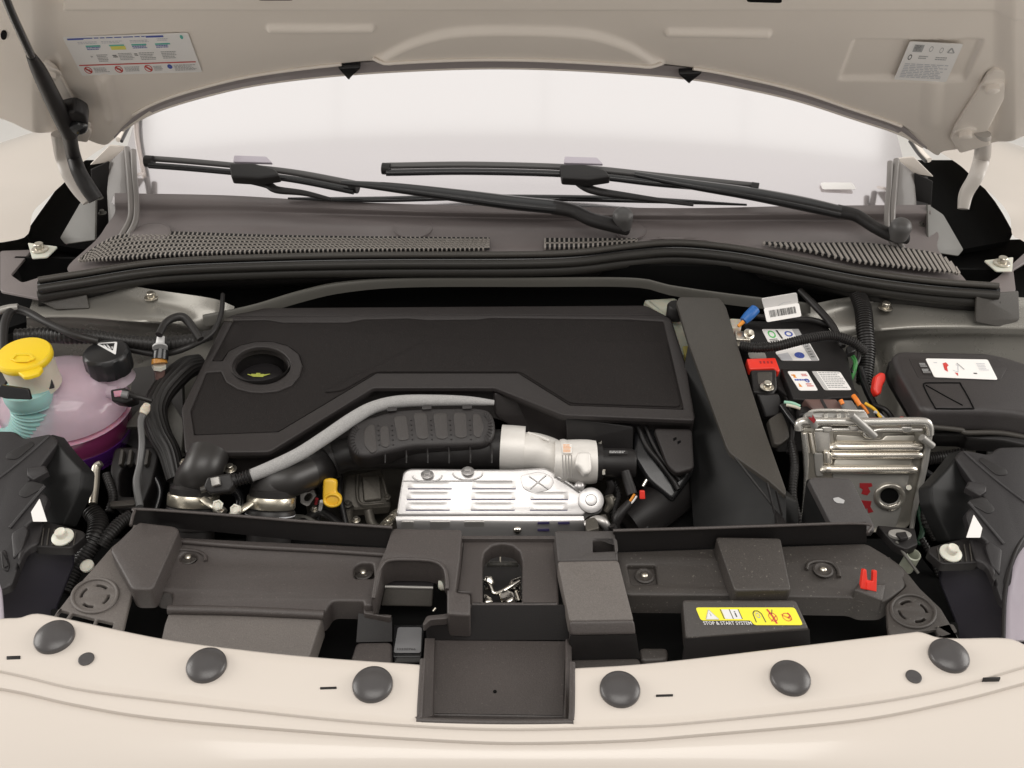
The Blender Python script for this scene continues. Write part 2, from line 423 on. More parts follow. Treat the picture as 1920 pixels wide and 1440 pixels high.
def bolt(px, py, z, r, parent, m='steel', name='bolt', washer=True, axis=(0, 0, 1), hx=1.0):
    c = P(px, py, z); s = mpp(c)*r
    o = lathe(name, c, axis, [(s, 0), (s, s*.14), (s*.92, s*.2), (s*.56, s*.22), (s*.56, s*.22+s*.6*hx), (s*.48, s*.22+s*.68*hx), (s*.2, s*.22+s*.66*hx)] if washer else [(s, 0), (s, s*.7), (s*.85, s*.85)], M[m], parent, n=24 if washer else 6)
    return o
M.update(black3=mat('dark_column_plastic', (.052, .046, .044), .5, grain=.5, gscale=1300, var=.1), ecu2=mat('pale_grey_metal', (.34, .33, .31), .4, metal=.4, var=.1),
 grey2=mat('aged_label_grey', (.17, .17, .175), .5), cover2=mat('damper_rubber', (.026, .023, .023), .5, grain=.4, var=.1), blackg2=mat('deep_black_plastic', (.008, .008, .008), .5, spec=.25, var=.2),
 resv=mat('reservoir_plastic', (.42, .42, .34), .35, sss=.3, var=.12, vscale=30), inky2=mat('brake_fluid', (.42, .36, .10), .3))
M.update(scut2=mat('lit_shroud_plastic', (.120,.106,.097), .5, grain=.5, gscale=1300, var=.08, specks=.15), blackg3=mat('cap_black', (.016, .016, .017), .33, var=.1), inko2=mat('amber', (.45, .20, .03), .4), hose2=mat('grey_pipe', (.11, .11, .11), .4, var=.2), primer2=mat('inner_panel_grey', (.06, .057, .055), .5, var=.15),  # light shroud plastic: same shroud plastic, its sheen put into a paler base
 lamp=mat('lamp_housing_plastic', (.022, .020, .021), .44, spec=.4, grain=.3, gscale=900, var=.1), inky3=mat('yellow_wire', (.80, .48, .03), .4), inkt2=mat('pale_green_wire', (.30, .55, .42), .4),
 lid=mat('fuse_lid_plastic', (.036, .032, .032), .38, grain=.3, gscale=1000, var=.08), frame=mat('cradle_aluminium', (.66, .64, .60), .26, metal=.75, var=.06, vscale=40),
 ecu3=mat('cast_rib_highlight', (.93, .87, .77), .22, metal=.8, var=.05), shroud4=mat('arm_plastic', (.060, .055, .054), .5, grain=.3, var=.15), stub=mat('stub_green_grey', (.40, .42, .34), .4), dgreen=mat('green_sheath', (.01, .05, .025), .5))  # bright cast ribs: highlights put into a paler copy of the casting
M['black2'] = mat('pin_plastic', (.060, .056, .056), .30, grain=.15, gscale=900, var=.08, vscale=30)
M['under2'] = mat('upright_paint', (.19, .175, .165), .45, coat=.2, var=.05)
M['armp'] = mat('wiper_arm_paint', (.007, .007, .008), .30, coat=.2, var=.1)
M['rubber2'] = mat('wiper_grey_black', (.075, .072, .071), .45, var=.1, vscale=50)
M['slit'] = mat('louvre_slit', (.06, .05, .14), .5)
M['bar2'] = mat('light_steel_strip', (.35, .34, .33), .4, metal=.7, var=.1)
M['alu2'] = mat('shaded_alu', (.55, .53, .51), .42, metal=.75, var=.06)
M['cover3'] = mat('damper_window', (.045, .040, .038), .5, grain=.3, var=.08)
M['bright2'] = mat('clamp_steel', (.70, .65, .54), .28, metal=.9, var=.12, vscale=60)

M['hosesat'] = mat('satin_hose', (.026, .024, .023), .38, var=.1, vscale=20)
M['dip2']=M['dip']
M.update(hingep=mat('hinge_paint', (.48, .445, .41), .42, coat=.2, var=.04), ecud=mat('cast_recess_shade', (.30, .28, .24), .22, metal=.8, var=.1))  # dark cast recess: shading between the ribs put into a darker copy
M['edge_grey'] = mat('grey_edge_band', (.33, .295, .295), .5, grain=.1, gscale=200, var=.05)
# ================================================================== SETTING
fl = mk('floor', [(-6, -5, 0), (6, -5, 0), (6, 7, 0), (-6, 7, 0)], [(0, 1, 2, 3)], M['floor'], loc=(0, 0, 0)); setp(fl, kind='structure')
wl = mk('wall', [(-6, 6.5, 0), (6, 6.5, 0), (6, 6.5, 5), (-6, 6.5, 5)], [(0, 1, 2, 3)], M['floor'], loc=(0, 6.5, 0)); setp(wl, kind='structure')

# ================================================================== CAR BODY
car = T('car_body', 'cream painted car body around the open engine bay with bumper, wings and windscreen', 'car', (0, .4, .2))
# ---- bumper top ------------------------------------------------------------
edge = smoothline([(-260, 1192), (-120, 1172), (0, 1160), (38, 1158), (62, 1151), (105, 1156), (300, 1197), (460, 1219), (600, 1233), (785, 1246)])
edge2 = smoothline([(1074, 1253), (1180, 1247), (1300, 1235), (1500, 1211), (1690, 1188), (1725, 1185), (1758, 1195), (1800, 1197), (1890, 1197), (1935, 1215), (2020, 1240), (2200, 1300)])
c1 = smoothline([(-260, 1215), (0, 1258), (140, 1290), (300, 1312), (600, 1346), (790, 1361), (960, 1367), (1160, 1362), (1300, 1354), (1600, 1322), (1780, 1290), (1920, 1250), (2200, 1170)])
c2 = smoothline([(-260, 1255), (0, 1290), (140, 1320), (300, 1346), (600, 1372), (790, 1385), (960, 1392), (1160, 1388), (1300, 1378), (1600, 1350), (1780, 1316), (1920, 1280), (2200, 1200)])
def erow(px):
    if 790 < px < 1071: return 1352.0
    return lerpline(edge, px) if px <= 790 else lerpline(edge2, px)
cols = sorted(set([-260 + i*10 for i in range(247)] + [789.9, 790.3, 1070.7, 1071.1]))
vs, fs = [], []
def fz(px, base): return base - .00000012*(abs(px-960)**1.9)*.2
NR = 30
for px in cols:
    e = erow(px); a = max(lerpline(c1, px), e+6); b = max(lerpline(c2, px), a+12)
    rr = [(e+1.5, .915), (e, .926), (e+1.0, .9292), (e+3, .930)]
    for k in range(1, 9): rr.append((e+3+(a-4-e-3)*k/8, .930))
    rr += [(a-1.5, .9305), (a+.8, .9295), (a+4, .9268)]
    for k in range(1, 4): rr.append((a+4+(b-a-8)*k/3, .9266-.0004*k))
    rr += [(b-1, .9250), (b+1.5, .9235), (b+5, .9200)]
    for k in range(1, 8): rr.append((b+5+(1475-b)*k/7, .9200-.026*(k/7)**1.6))
    rr += [(1560, .868), (1680, .80), (1800, .70)]
    for (y, z) in rr: vs.append(P(px, y, z))
NR = len(rr)
slots = [(12, 38, 1229, 1235), (600, 631, 1287, 1291), (1230, 1262, 1301, 1305), (1843, 1876, 1269, 1273)]
for i in range(len(cols)-1):
    for j in range(NR-1):
        fs.append((i*NR+j, (i+1)*NR+j, (i+1)*NR+j+1, i*NR+j+1))
bumper = mk('bumper', vs, fs, M['cream'], car, ang=50, fixn=False)
for (x0, x1, y0, y1) in slots:
    o = slab('slot', [(x0, y0+1), (x1, y0), (x1, y1), (x0, y1+1)], .9308, .004, M['black'], bumper, bev=.0003, rr=.0005)
def pin(px, py, r):
    c = P(px, py, .9305); s = mpp(c)*r
    lathe('push_pin', c, (0, -.06, 1), [(.0196, -.001), (.0199, .0034), (.0193, .0050), (.0180, .0060), (.0145, .0080), (.009, .0094), (.003, .0099)], M['black2'], bumper, n=36)
for (x, y) in [(103, 1197), (388, 1250), (699, 1286), (1162, 1295), (1481, 1274), (1778, 1232)]: pin(x, y, 37)
for (x, y) in [(162, 1236), (1713, 1269)]:
    lathe('small_plug', P(x, y, .9305), (0, 0, 1), [(.0078, 0), (.0078, .001), (.0068, .0014), (.005, .0012)], M['black2'], bumper, n=24)
# ---- wings (fenders) --------------------------------------------------------
for side in (0, 1):
    if side == 0:
        rows = [[(-30, 458, .98), (18, 452, .985), (52, 440, .99), (62, 398, .995), (88, 372, 1.0), (128, 335, 1.0), (160, 300, 1.0), (215, 262, 1.0)],
                [(-200, 470, .955), (-120, 420, .965), (-60, 380, .97), (0, 350, .975), (40, 325, .98), (90, 300, .985), (140, 268, .99), (205, 240, .995)],
                [(-420, 480, .90), (-330, 420, .91), (-250, 370, .92), (-170, 330, .93), (-90, 300, .94), (0, 270, .955), (90, 240, .965), (180, 215, .97)],
                [(-620, 620, .70), (-560, 560, .70), (-480, 500, .72), (-380, 440, .72), (-280, 390, .74), (-180, 340, .76), (-60, 300, .78), (60, 270, .8)]]
    else:
        rows = [[(1960, 480, .98), (1915, 450, .985), (1898, 440, .99), (1893, 405, .99), (1868, 372, 1.0), (1830, 340, 1.0), (1800, 310, 1.0), (1745, 275, 1.0)],
                [(2120, 480, .955), (2040, 430, .965), (1990, 400, .97), (1945, 375, .975), (1905, 345, .98), (1860, 315, .985), (1815, 285, .99), (1755, 255, .995)],
                [(2340, 490, .90), (2260, 430, .91), (2180, 380, .92), (2100, 340, .93), (2010, 310, .94), (1930, 285, .955), (1850, 255, .965), (1770, 232, .97)],
                [(2540, 620, .70), (2480, 560, .70), (2400, 500, .72), (2300, 440, .72), (2200, 390, .74), (2100, 340, .76), (1980, 300, .78), (1860, 270, .8)]]
    loft('wing', rows, M['cream'], car, nu=40, nv=6)
# ragged inner edges of the wings: dark wheel-arch gap
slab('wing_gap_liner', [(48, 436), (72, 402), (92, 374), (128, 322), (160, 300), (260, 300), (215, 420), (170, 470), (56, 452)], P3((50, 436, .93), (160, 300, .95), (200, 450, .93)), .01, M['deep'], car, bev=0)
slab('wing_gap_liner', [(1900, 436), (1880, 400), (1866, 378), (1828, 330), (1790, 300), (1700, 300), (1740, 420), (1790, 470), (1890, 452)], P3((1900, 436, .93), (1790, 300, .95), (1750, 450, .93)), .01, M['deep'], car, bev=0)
# ---- strut towers ------------------------------------------------------------
loft('strut_tower', [[(60, 535, .97), (180, 528, .97), (300, 545, .965), (400, 560, .95), (440, 575, .93)],
                     [(60, 565, .955), (180, 560, .955), (290, 572, .95), (390, 590, .935), (430, 600, .92)],
                     [(50, 592, .952), (150, 590, .952), (260, 600, .948), (330, 607, .935), (420, 625, .90)],
                     [(50, 603, .940), (150, 605, .938), (250, 612, .934), (320, 622, .91), (415, 650, .87)],
                     [(50, 640, .900), (150, 645, .895), (250, 655, .885), (320, 670, .86), (400, 720, .80)],
                     [(50, 800, .74), (150, 800, .74), (250, 800, .74), (320, 800, .72), (380, 800, .70)]], M['primer'], car, nu=50, nv=6)
loft('strut_tower', [[(1500, 575, .93), (1600, 556, .95), (1700, 552, .96), (1800, 552, .965), (1960, 560, .97)],
                     [(1500, 600, .915), (1600, 575, .935), (1700, 578, .95), (1800, 580, .952), (1960, 590, .955)],
                     [(1520, 640, .89), (1610, 620, .915), (1660, 614, .935), (1800, 608, .948), (1960, 612, .952)],
                     [(1540, 680, .86), (1620, 645, .89), (1660, 628, .92), (1800, 624, .935), (1960, 626, .940)],
                     [(1560, 760, .80), (1640, 690, .84), (1680, 665, .885), (1800, 658, .90), (1960, 662, .905)],
                     [(1560, 850, .72), (1640, 850, .72), (1700, 850, .74), (1800, 850, .74), (1960, 850, .74)]], M['primer'], car, nu=50, nv=6)
for (x, y, z) in [(284, 558, .957), (1660, 577, .953)]: bolt(x, y, z, 13, car, 'steel')
for i in range(0): lathe('spot_weld', P(1690+i*26, 645+(i % 2)*4, .921), (0, -.6, .8), [(.0045, 0), (.004, .0006), (.002, .0004)], M['primer'], car, n=12)
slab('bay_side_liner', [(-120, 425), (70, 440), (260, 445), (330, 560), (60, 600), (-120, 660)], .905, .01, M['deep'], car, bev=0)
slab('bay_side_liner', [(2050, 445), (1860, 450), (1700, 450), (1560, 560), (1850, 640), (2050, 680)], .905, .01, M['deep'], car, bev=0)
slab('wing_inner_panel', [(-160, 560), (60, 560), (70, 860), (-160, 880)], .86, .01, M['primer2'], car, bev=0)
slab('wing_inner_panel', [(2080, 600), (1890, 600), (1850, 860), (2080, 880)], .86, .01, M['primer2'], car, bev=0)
# ---- engine bay void ---------------------------------------------------------
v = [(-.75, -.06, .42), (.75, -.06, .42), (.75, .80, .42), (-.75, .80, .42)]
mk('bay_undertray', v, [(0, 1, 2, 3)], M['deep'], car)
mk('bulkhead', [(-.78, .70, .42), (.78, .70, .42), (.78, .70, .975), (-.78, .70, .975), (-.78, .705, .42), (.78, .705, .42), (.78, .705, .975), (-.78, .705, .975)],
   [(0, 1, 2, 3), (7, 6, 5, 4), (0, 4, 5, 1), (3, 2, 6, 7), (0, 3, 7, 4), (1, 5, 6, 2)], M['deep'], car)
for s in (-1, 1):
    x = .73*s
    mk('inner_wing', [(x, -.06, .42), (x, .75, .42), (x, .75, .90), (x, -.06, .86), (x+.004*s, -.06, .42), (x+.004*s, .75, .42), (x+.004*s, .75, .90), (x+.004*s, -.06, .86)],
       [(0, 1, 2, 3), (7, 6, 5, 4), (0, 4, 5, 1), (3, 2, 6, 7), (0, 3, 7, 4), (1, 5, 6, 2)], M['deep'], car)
# ---- crossmember below the scuttle --------------------------------------------
loft('crossmember', [[(380, 590, .945), (470, 572, .95), (560, 545, .957), (640, 528, .962), (760, 521, .965), (1000, 520, .965), (1190, 521, .965), (1260, 535, .962), (1380, 552, .955), (1520, 568, .945)],
                     [(380, 595, .943), (470, 577, .948), (560, 550, .955), (640, 533, .961), (760, 525, .963), (1000, 524, .963), (1190, 525, .963), (1260, 539, .960), (1380, 556, .953), (1520, 572, .943)],
                     [(385, 612, .930), (475, 594, .932), (565, 567, .939), (645, 549, .946), (765, 539, .95), (1000, 538, .95), (1190, 539, .95), (1258, 554, .946), (1378, 573, .938), (1520, 588, .93)]],
     M['bar'], car, nu=60, nv=4, thick=.002)
# ---- windscreen ------------------------------------------------------------------
vs, fs = [], []
NX, NS = 40, 16
for j in range(NS+1):
    for i in range(NX+1):
        x = -.66+1.32*i/NX; s = -.02+.9*j/NS; sc = 1-.1*s
        vs.append(Vector((x*sc, .82+.866*s+.05*x*x, 1.028+.5*s-.03*s*s-.02*x*x)))
for j in range(NS):
    for i in range(NX):
        a = j*(NX+1)+i; fs.append((a, a+1, a+NX+2, a+NX+1))
b0 = len(vs); vs += [p - Vector((0, -.0025, .0043)) for p in vs]; fs += [tuple(b0+q for q in reversed(f)) for f in fs[:]]
ws = mk('windscreen', vs, fs, M['glass'], car, fixn=False)
def wsp(px, py, h=.0015): return P(px, py, WSP.up(h))
WSP = Pl((0, .835, 1.0275), (0, -.5, .866))
slab('frit_corner', [(247, 300), (278, 366), (240, 366), (225, 320)], Pl((-.62, .845, 1.022), (0, -.5, .866)), .002, M['frit'], ws, bev=0)
slab('frit_corner', [(1708, 335), (1682, 383), (1740, 384), (1740, 330)], Pl((.62, .845, 1.022), (0, -.5, .866)), .002, M['frit'], ws, bev=0)
slab('glass_tag', [(1538, 342), (1598, 342), (1606, 355), (1542, 355)], Pl((.5, .838, 1.0305), (0, -.5, .866)), .0005, M['white'], ws, bev=0)
for pts, z in (([(222, 262), (240, 228), (262, 205)], 1.10), ([(1712, 262), (1728, 285), (1742, 300)], 1.08)):
    tube('windscreen_pillar_trim', [(a, b, z) for a, b in pts], M['under'], car, r=5)
    tube('windscreen_pillar_seal', [(a+(6 if z == 1.10 else -6), b+3, z) for a, b in pts], M['frit'], car, r=3)
# ---- bonnet side rails: channelled uprights at each end of the scuttle -----------------
def upright(s):
    m = (lambda x: x) if s < 0 else (lambda x: 1921-x-2)
    dy = 0 if s < 0 else 22
    f = lambda pts: [(m(a), b+dy) for a, b in pts]
    g = lambda x, y, z: (m(x), y+dy, z)
    up = Pl(P(*g(205, 360, 1.02)), (.35*(-s)*-1, -.75, .45))
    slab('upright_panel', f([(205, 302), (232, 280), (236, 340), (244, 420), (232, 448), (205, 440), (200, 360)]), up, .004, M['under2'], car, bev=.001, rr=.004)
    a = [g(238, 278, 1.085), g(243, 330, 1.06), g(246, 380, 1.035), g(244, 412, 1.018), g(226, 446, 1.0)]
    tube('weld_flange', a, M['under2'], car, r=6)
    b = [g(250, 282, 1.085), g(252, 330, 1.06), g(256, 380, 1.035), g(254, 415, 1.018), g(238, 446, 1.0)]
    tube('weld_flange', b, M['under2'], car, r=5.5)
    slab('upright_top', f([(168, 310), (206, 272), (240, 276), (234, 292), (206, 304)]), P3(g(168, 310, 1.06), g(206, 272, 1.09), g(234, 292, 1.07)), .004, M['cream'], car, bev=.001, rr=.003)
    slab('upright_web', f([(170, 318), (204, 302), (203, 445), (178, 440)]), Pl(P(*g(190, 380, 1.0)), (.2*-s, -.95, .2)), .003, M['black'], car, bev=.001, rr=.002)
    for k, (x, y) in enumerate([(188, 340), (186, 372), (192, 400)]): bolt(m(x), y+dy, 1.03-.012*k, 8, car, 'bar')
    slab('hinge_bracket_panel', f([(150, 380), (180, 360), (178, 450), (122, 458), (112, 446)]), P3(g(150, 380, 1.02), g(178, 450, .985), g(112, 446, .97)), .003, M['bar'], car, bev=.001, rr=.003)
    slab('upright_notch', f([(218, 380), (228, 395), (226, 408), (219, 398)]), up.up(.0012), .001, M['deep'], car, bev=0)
upright(-1); upright(1)
for (q, c) in (([(52, 455), (108, 462), (88, 482), (60, 484)], (75, 468)), ([(1845, 488), (1900, 482), (1898, 508), (1868, 508)], (1878, 494))):
    slab('wing_bracket', q, .985, .002, M['offw'], car, bev=.0005, rr=.003); bolt(c[0], c[1], .986, 15, car, 'steel')
# plastic end covers over the rail tops
for (name, pl, poly, top) in (('rail_end_cover', 0, [(78, 517), (152, 510), (168, 578), (105, 580), (70, 562)], [(0, 470), (60, 468), (20, 515), (42, 530), (82, 517), (76, 560), (0, 545)]),
                        ('rail_end_cover', 1, [(1832, 552), (1910, 545), (1912, 600), (1880, 614), (1830, 604)], [(1925, 490), (1900, 505), (1905, 545), (1835, 553), (1845, 535), (1870, 520), (1925, 470)])):
    slab(name, poly, P3((poly[0][0], poly[0][1], .992), (poly[1][0], poly[1][1], .992), (poly[2][0], poly[2][1], .955)), .004, M['duct'], car, bev=.001, rr=.003)
    slab('rail_end_top', top, .975, .004, M['scut'], car, bev=.001, rr=.006)

# ================================================================== BONNET
hood = T('bonnet', 'cream bonnet propped wide open, underside facing down, with two printed stickers', 'bonnet', P(960, 270, Pl((0, .78, 1.14), (0, -.707, -.707))))
HP = Pl((0, .78, 1.14), (0, -.7071, -.7071))
hedge = smoothline([(-220, 160), (-120, 180), (0, 212), (55, 236), (107, 254), (150, 262), (184, 274), (200, 275), (215, 263), (240, 240), (300, 209), (400, 180), (500, 160), (640, 144), (800, 135), (960, 132), (1120, 137), (1290, 151), (1400, 170), (1500, 193), (1600, 226), (1690, 257), (1735, 283), (1758, 296), (1772, 288), (1840, 279), (1880, 264), (1920, 244), (2000, 215), (2120, 180)])
def sst(a, b, x):
    t = max(0, min(1, (x-a)/(b-a))); return t*t*(3-2*t)
def seg_d(px, py, x0, y0, x1, y1):
    dx, dy = x1-x0, y1-y0; t = max(0, min(1, ((px-x0)*dx+(py-y0)*dy)/(dx*dx+dy*dy))); return math.hypot(px-x0-dx*t, (py-y0-dy*t))
archl = smoothline([(700, 112), (716, 104), (760, 80), (820, 61), (880, 53), (960, 51), (1060, 53), (1120, 60), (1180, 80), (1222, 106), (1240, 114)])
def inpar(px, py, y0, y1, xl0, xl1, xr0, xr1, w):
    if py < y0-w or py > y1+w: return 0
    t = (py-y0)/(y1-y0); L = xl0+(xl1-xl0)*t; Rr = xr0+(xr1-xr0)*t
    return sst(-w, w, px-L)*sst(-w, w, Rr-px)*sst(-w/2, w/2, py-y0)*sst(-w/2, w/2, y1-py)
def hdepth(px, py):
    e = lerpline(hedge, px); d = e - py; h = 0
    h -= .004*(1-sst(0, 5, d))
    if 225 < px < 1735:
        k = sst(225, 320, px)*(1-sst(1660, 1735, px)); wv = 1 - .28*abs(px-960)/700
        h -= k*.004*sst(8*wv, 12*wv, d)*(1-sst(26*wv, 30*wv, d))
    if 690 < px < 1245:
        a = lerpline(archl, px)
        inside = sst(-5, 5, py-a)*sst(26, 32, d)
        h += .008*inside
    for (x0, y0, x1, y1) in ((506, 52, 696, 52), (1254, 59, 1440, 64)):
        h += .0055*(1-sst(2, 9, seg_d(px, py, x0, y0, x1, y1)))
    h -= .006*inpar(px, py, 76, 150, 1602, 1574, 1842, 1808, 6)
    h -= .004*inpar(px, py, 72, 150, 92, 165, 190, 215, 10)*.0
    # pocket ends near the hinges
    h += .006*(1-sst(0, 22, seg_d(px, py, 196, 150, 212, 215)))*sst(120, 150, py)
    h += .003*(1-sst(0, 26, seg_d(px, py, 1750, 165, 1745, 225)))
    h += .010*(1-sst(2, 20, py+0*px)) if px > 120 else 0
    h += .012*(1-sst(60, 110, px)) + .012*sst(1860, 1905, px)
    h += .0009*math.sin(px*.011+1.3)*math.sin(py*.02)
    for (x, y) in ((92, 118), (1862, 152)): h -= .004*(1-sst(10, 26, math.hypot(px-x, py-y)))
    return h
xs = [-220+3*i for i in range(781)]
vs, fs = [], []; NRr = 118
for px in xs:
    e = lerpline(hedge, px)
    for j in range(NRr):
        t = j/(NRr-1); d = (e+110)*(t**1.0)
        if j < 24: d = j*1.6
        else: d = 36.8 + (e+110-36.8)*((j-23)/(NRr-24))
        py = e-d; p = P(px, py, HP) + HP.n*hdepth(px, py); vs.append(p)
for i in range(len(xs)-1):
    for j in range(NRr-1): fs.append((i*NRr+j, i*NRr+j+1, (i+1)*NRr+j+1, (i+1)*NRr+j))
b0 = len(vs); k2 = []
for i, px in enumerate(xs):
    for j in (0, NRr-1):
        vs.append(P(px, lerpline(hedge, px) if j == 0 else -110, HP) - HP.n*.022)
for i in range(len(xs)-1):
    a = b0+2*i; fs.append((a, a+2, a+3, a+1)); fs.append((i*NRr, (i+1)*NRr, a+2, a)); fs.append((i*NRr+NRr-1, a+1, a+3, (i+1)*NRr+NRr-1))
panel = mk('bonnet_shell', vs, fs, M['under'], hood, ang=60, fixn=False)
def hpt(px, d, dz=0): 
    py = lerpline(hedge, px)-d; return P(px, py, HP)+HP.n*(hdepth(px, py)+dz)
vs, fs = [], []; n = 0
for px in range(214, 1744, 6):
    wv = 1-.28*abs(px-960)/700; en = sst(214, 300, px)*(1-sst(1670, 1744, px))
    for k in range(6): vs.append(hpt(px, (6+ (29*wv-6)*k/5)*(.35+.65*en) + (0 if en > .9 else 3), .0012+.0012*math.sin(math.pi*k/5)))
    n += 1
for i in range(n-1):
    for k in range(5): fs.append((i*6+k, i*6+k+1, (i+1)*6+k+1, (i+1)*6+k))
mk('edge_band', vs, fs, M['edge_grey'], hood, fixn=False)  # grey band laid along the rear rim, darker than the bonnet paint
tube3('edge_lip', [hpt(px, 1.5, .001) for px in range(230, 1741, 30)], .0022, M['under'], hood, n=8, seg=2)
tube3('inner_lip', [hpt(px, 30*(1-.28*abs(px-960)/700), .0015) for px in range(250, 660, 30)], .0022, M['under'], hood, n=8, seg=2)
tube3('inner_lip', [hpt(px, 33, .0015) for px in range(700, 1260, 20)], .0024, M['under'], hood, n=8, seg=2)
tube3('inner_lip', [hpt(px, 30*(1-.28*abs(px-960)/700), .0015) for px in range(1300, 1720, 30)], .0022, M['under'], hood, n=8, seg=2)
for q in ([(634, 129), (676, 127), (655, 150)], [(1272, 139), (1316, 137), (1293, 157)]):
    slab('rubber_stop', q, HP.up(.006), .012, M['blackg'], hood, bev=.002, rr=.001)
for q in ([(484, -20), (550, -20), (550, 1), (484, 1)], [(1400, -20), (1466, -20), (1466, 6), (1400, 4)]):
    slab('latch_slot', q, HP.up(.014), .004, M['deep'], hood, bev=0)
slab('drain_hole', ell(7, 67, 6, 8, 16), HP.up(.0145), .002, M['deep'], hood, bev=0)
# left sticker
it = [('r', .02, .035, .80, .075, 'inkb'), ('r', .03, .085, .80, .10, 'inkl')]
it = [('r', .03, .03, .16, .07, 'inkb'), ('r', .66, .03, .80, .07, 'inkb'), ('lines', .16, .03, .66, .07, 1, 'inkb'),
      ('lines', .10, .12, .27, .19, 2, 'inkl'), ('lines', .29, .12, .47, .19, 2, 'inkl'), ('lines', .52, .12, .70, .19, 2, 'inkl'), ('lines', .74, .10, .84, .17, 2, 'inkl'),
      ('r', .15, .215, .27, .25, 'inkt'), ('lines', .15, .26, .27, .34, 2, 'inkb'), ('r', .34, .215, .46, .25, 'inkt'), ('r', .345, .25, .465, .34, 'inky'),
      ('r', .52, .215, .64, .25, 'inkt'), ('lines', .52, .26, .64, .34, 2, 'inkb'), ('r', .71, .215, .83, .25, 'inkt'), ('lines', .71, .26, .83, .34, 2, 'inkb'),
      ('lines', .20, .45, .30, .65, 5, 'inkg'), ('lines', .38, .43, .50, .62, 5, 'inkg'), ('lines', .55, .43, .68, .64, 5, 'inkg'), ('lines', .73, .42, .86, .62, 5, 'inkg'), ('lines', .33, .47, .37, .55, 2, 'inkk'), ('lines', .51, .45, .54, .52, 2, 'inkk'), ('lines', .15, .48, .17, .54, 1, 'inkg'),
      ('r', .02, .70, .98, .728, 'inkr'),
      ('o', .075, .85, .032, .095, .22, 'inkr'), ('l', [(.055, .79), (.097, .91)], .03, 'inkr'), ('o', .33, .85, .032, .095, .22, 'inkr'), ('l', [(.31, .79), (.352, .91)], .03, 'inkr'),
      ('o', .575, .85, .032, .095, .22, 'inkr'), ('l', [(.555, .79), (.597, .91)], .03, 'inkr'), ('o', .755, .82, .02, .06, .9, 'inkb'),
      ('lines', .125, .79, .25, .93, 4, 'inkg'), ('lines', .38, .79, .51, .93, 4, 'inkg'), ('lines', .62, .79, .70, .93, 4, 'inkg'), ('lines', .79, .78, .97, .95, 5, 'inkg'),
      ('o', .94, .085, .012, .05, .9, 'inkt'), ('lines', .06, .83, .09, .88, 1, 'inkk'), ('lines', .315, .83, .345, .88, 1, 'inkk')]
sticker('service_sticker', [(117, 70), (352, 62), (379, 135), (154, 142)], HP.up(.0012), 'white', it, hood, label='wide white sticker with blue and red print')
it = [('r', .12, .06, .30, .24, 'inkg'), ('lines', .14, .08, .29, .22, 4, 'inkk'), ('o', .45, .15, .035, .07, .25, 'inkg'), ('o', .65, .17, .035, .07, .25, 'inkg'), ('l', [(.82, .10), (.90, .22), (.78, .22), (.82, .10)], .02, 'inkg'),
      ('o', .12, .38, .035, .07, .3, 'inkk'), ('lines', .28, .33, .46, .43, 2, 'inkg'), ('lines', .60, .34, .88, .44, 2, 'inkg'), ('lines', .08, .54, .93, .94, 9, 'inkl')]
sticker('notice_sticker', [(1706, 78), (1806, 83), (1774, 154), (1676, 149)], HP.up(.0005), 'white', it, hood, label='square white sticker with faint grey print')
# hinges (part of the bonnet)
for s in (-1, 1):
    if s < 0:
        arm = [(112, 250, HP.up(.01), 16), (118, 290, 1.10, 15), (130, 325, 1.075, 15), (148, 355, 1.055, 14), (166, 378, 1.04, 12)]
        plate = [(60, 128), (84, 116), (106, 132), (172, 250), (164, 268), (128, 262), (112, 240)]
        bl = [(92, 134), (150, 230)]
    else:
        arm = [(1842, 250, HP.up(.008), 16), (1842, 290, 1.09, 15), (1830, 330, 1.065, 14), (1812, 362, 1.04, 13), (1806, 392, 1.02, 10)]
        plate = [(1852, 142), (1866, 132), (1898, 136), (1904, 146), (1852, 246), (1858, 272), (1800, 288), (1782, 262), (1790, 240)]
        bl = [(1860, 158), (1810, 246)]
    slab('hinge_plate', plate, HP.up(.006), .006, M['under'], hood, bev=.002, rr=.006)
    tube('hinge_arm', arm, M['hingep'], hood, flat=.45)
    for (x, y) in bl:
        lathe('hinge_bolt', P(x, y, HP.up(.006)), HP.n, [(.015, 0), (.014, .002), (.009, .003), (.009, .010), (.006, .0115)], M['under'], hood, n=18)
# gas strut, black, at the left
st = T('gas_strut', 'black gas strut with ball joint bracket holding the bonnet beside the wide sticker', 'gas strut', P(140, 240, 1.1))
tube('strut_tube', [(-10, -60, HP.up(.06)), (20, 20, HP.up(.055)), (62, 112, HP.up(.045))], M['blackg'], st, r=8)
tube('strut_body', [(58, 104, HP.up(.046), 9), (76, 138, HP.up(.042), 15), (106, 200, HP.up(.036), 17), (130, 246, HP.up(.034), 18)], M['black'], st)
slab('strut_bracket', [(110, 215), (140, 208), (162, 220), (166, 238), (150, 252), (128, 252)], HP.up(.038), .02, M['black'], st, bev=.004, rr=.008)
tube('strut_rod', [(128, 240, HP.up(.034), 14), (136, 285, 1.125, 13), (147, 320, 1.10, 14), (162, 348, 1.08, 15), (180, 374, 1.06, 14)], M['black'], st)
lathe('ball_joint', P(148, 236, HP.up(.04)), (.3, -.8, .5), [(.012, 0), (.012, .006), (.008, .010), (.004, .012)], M['blackg'], st, n=18)

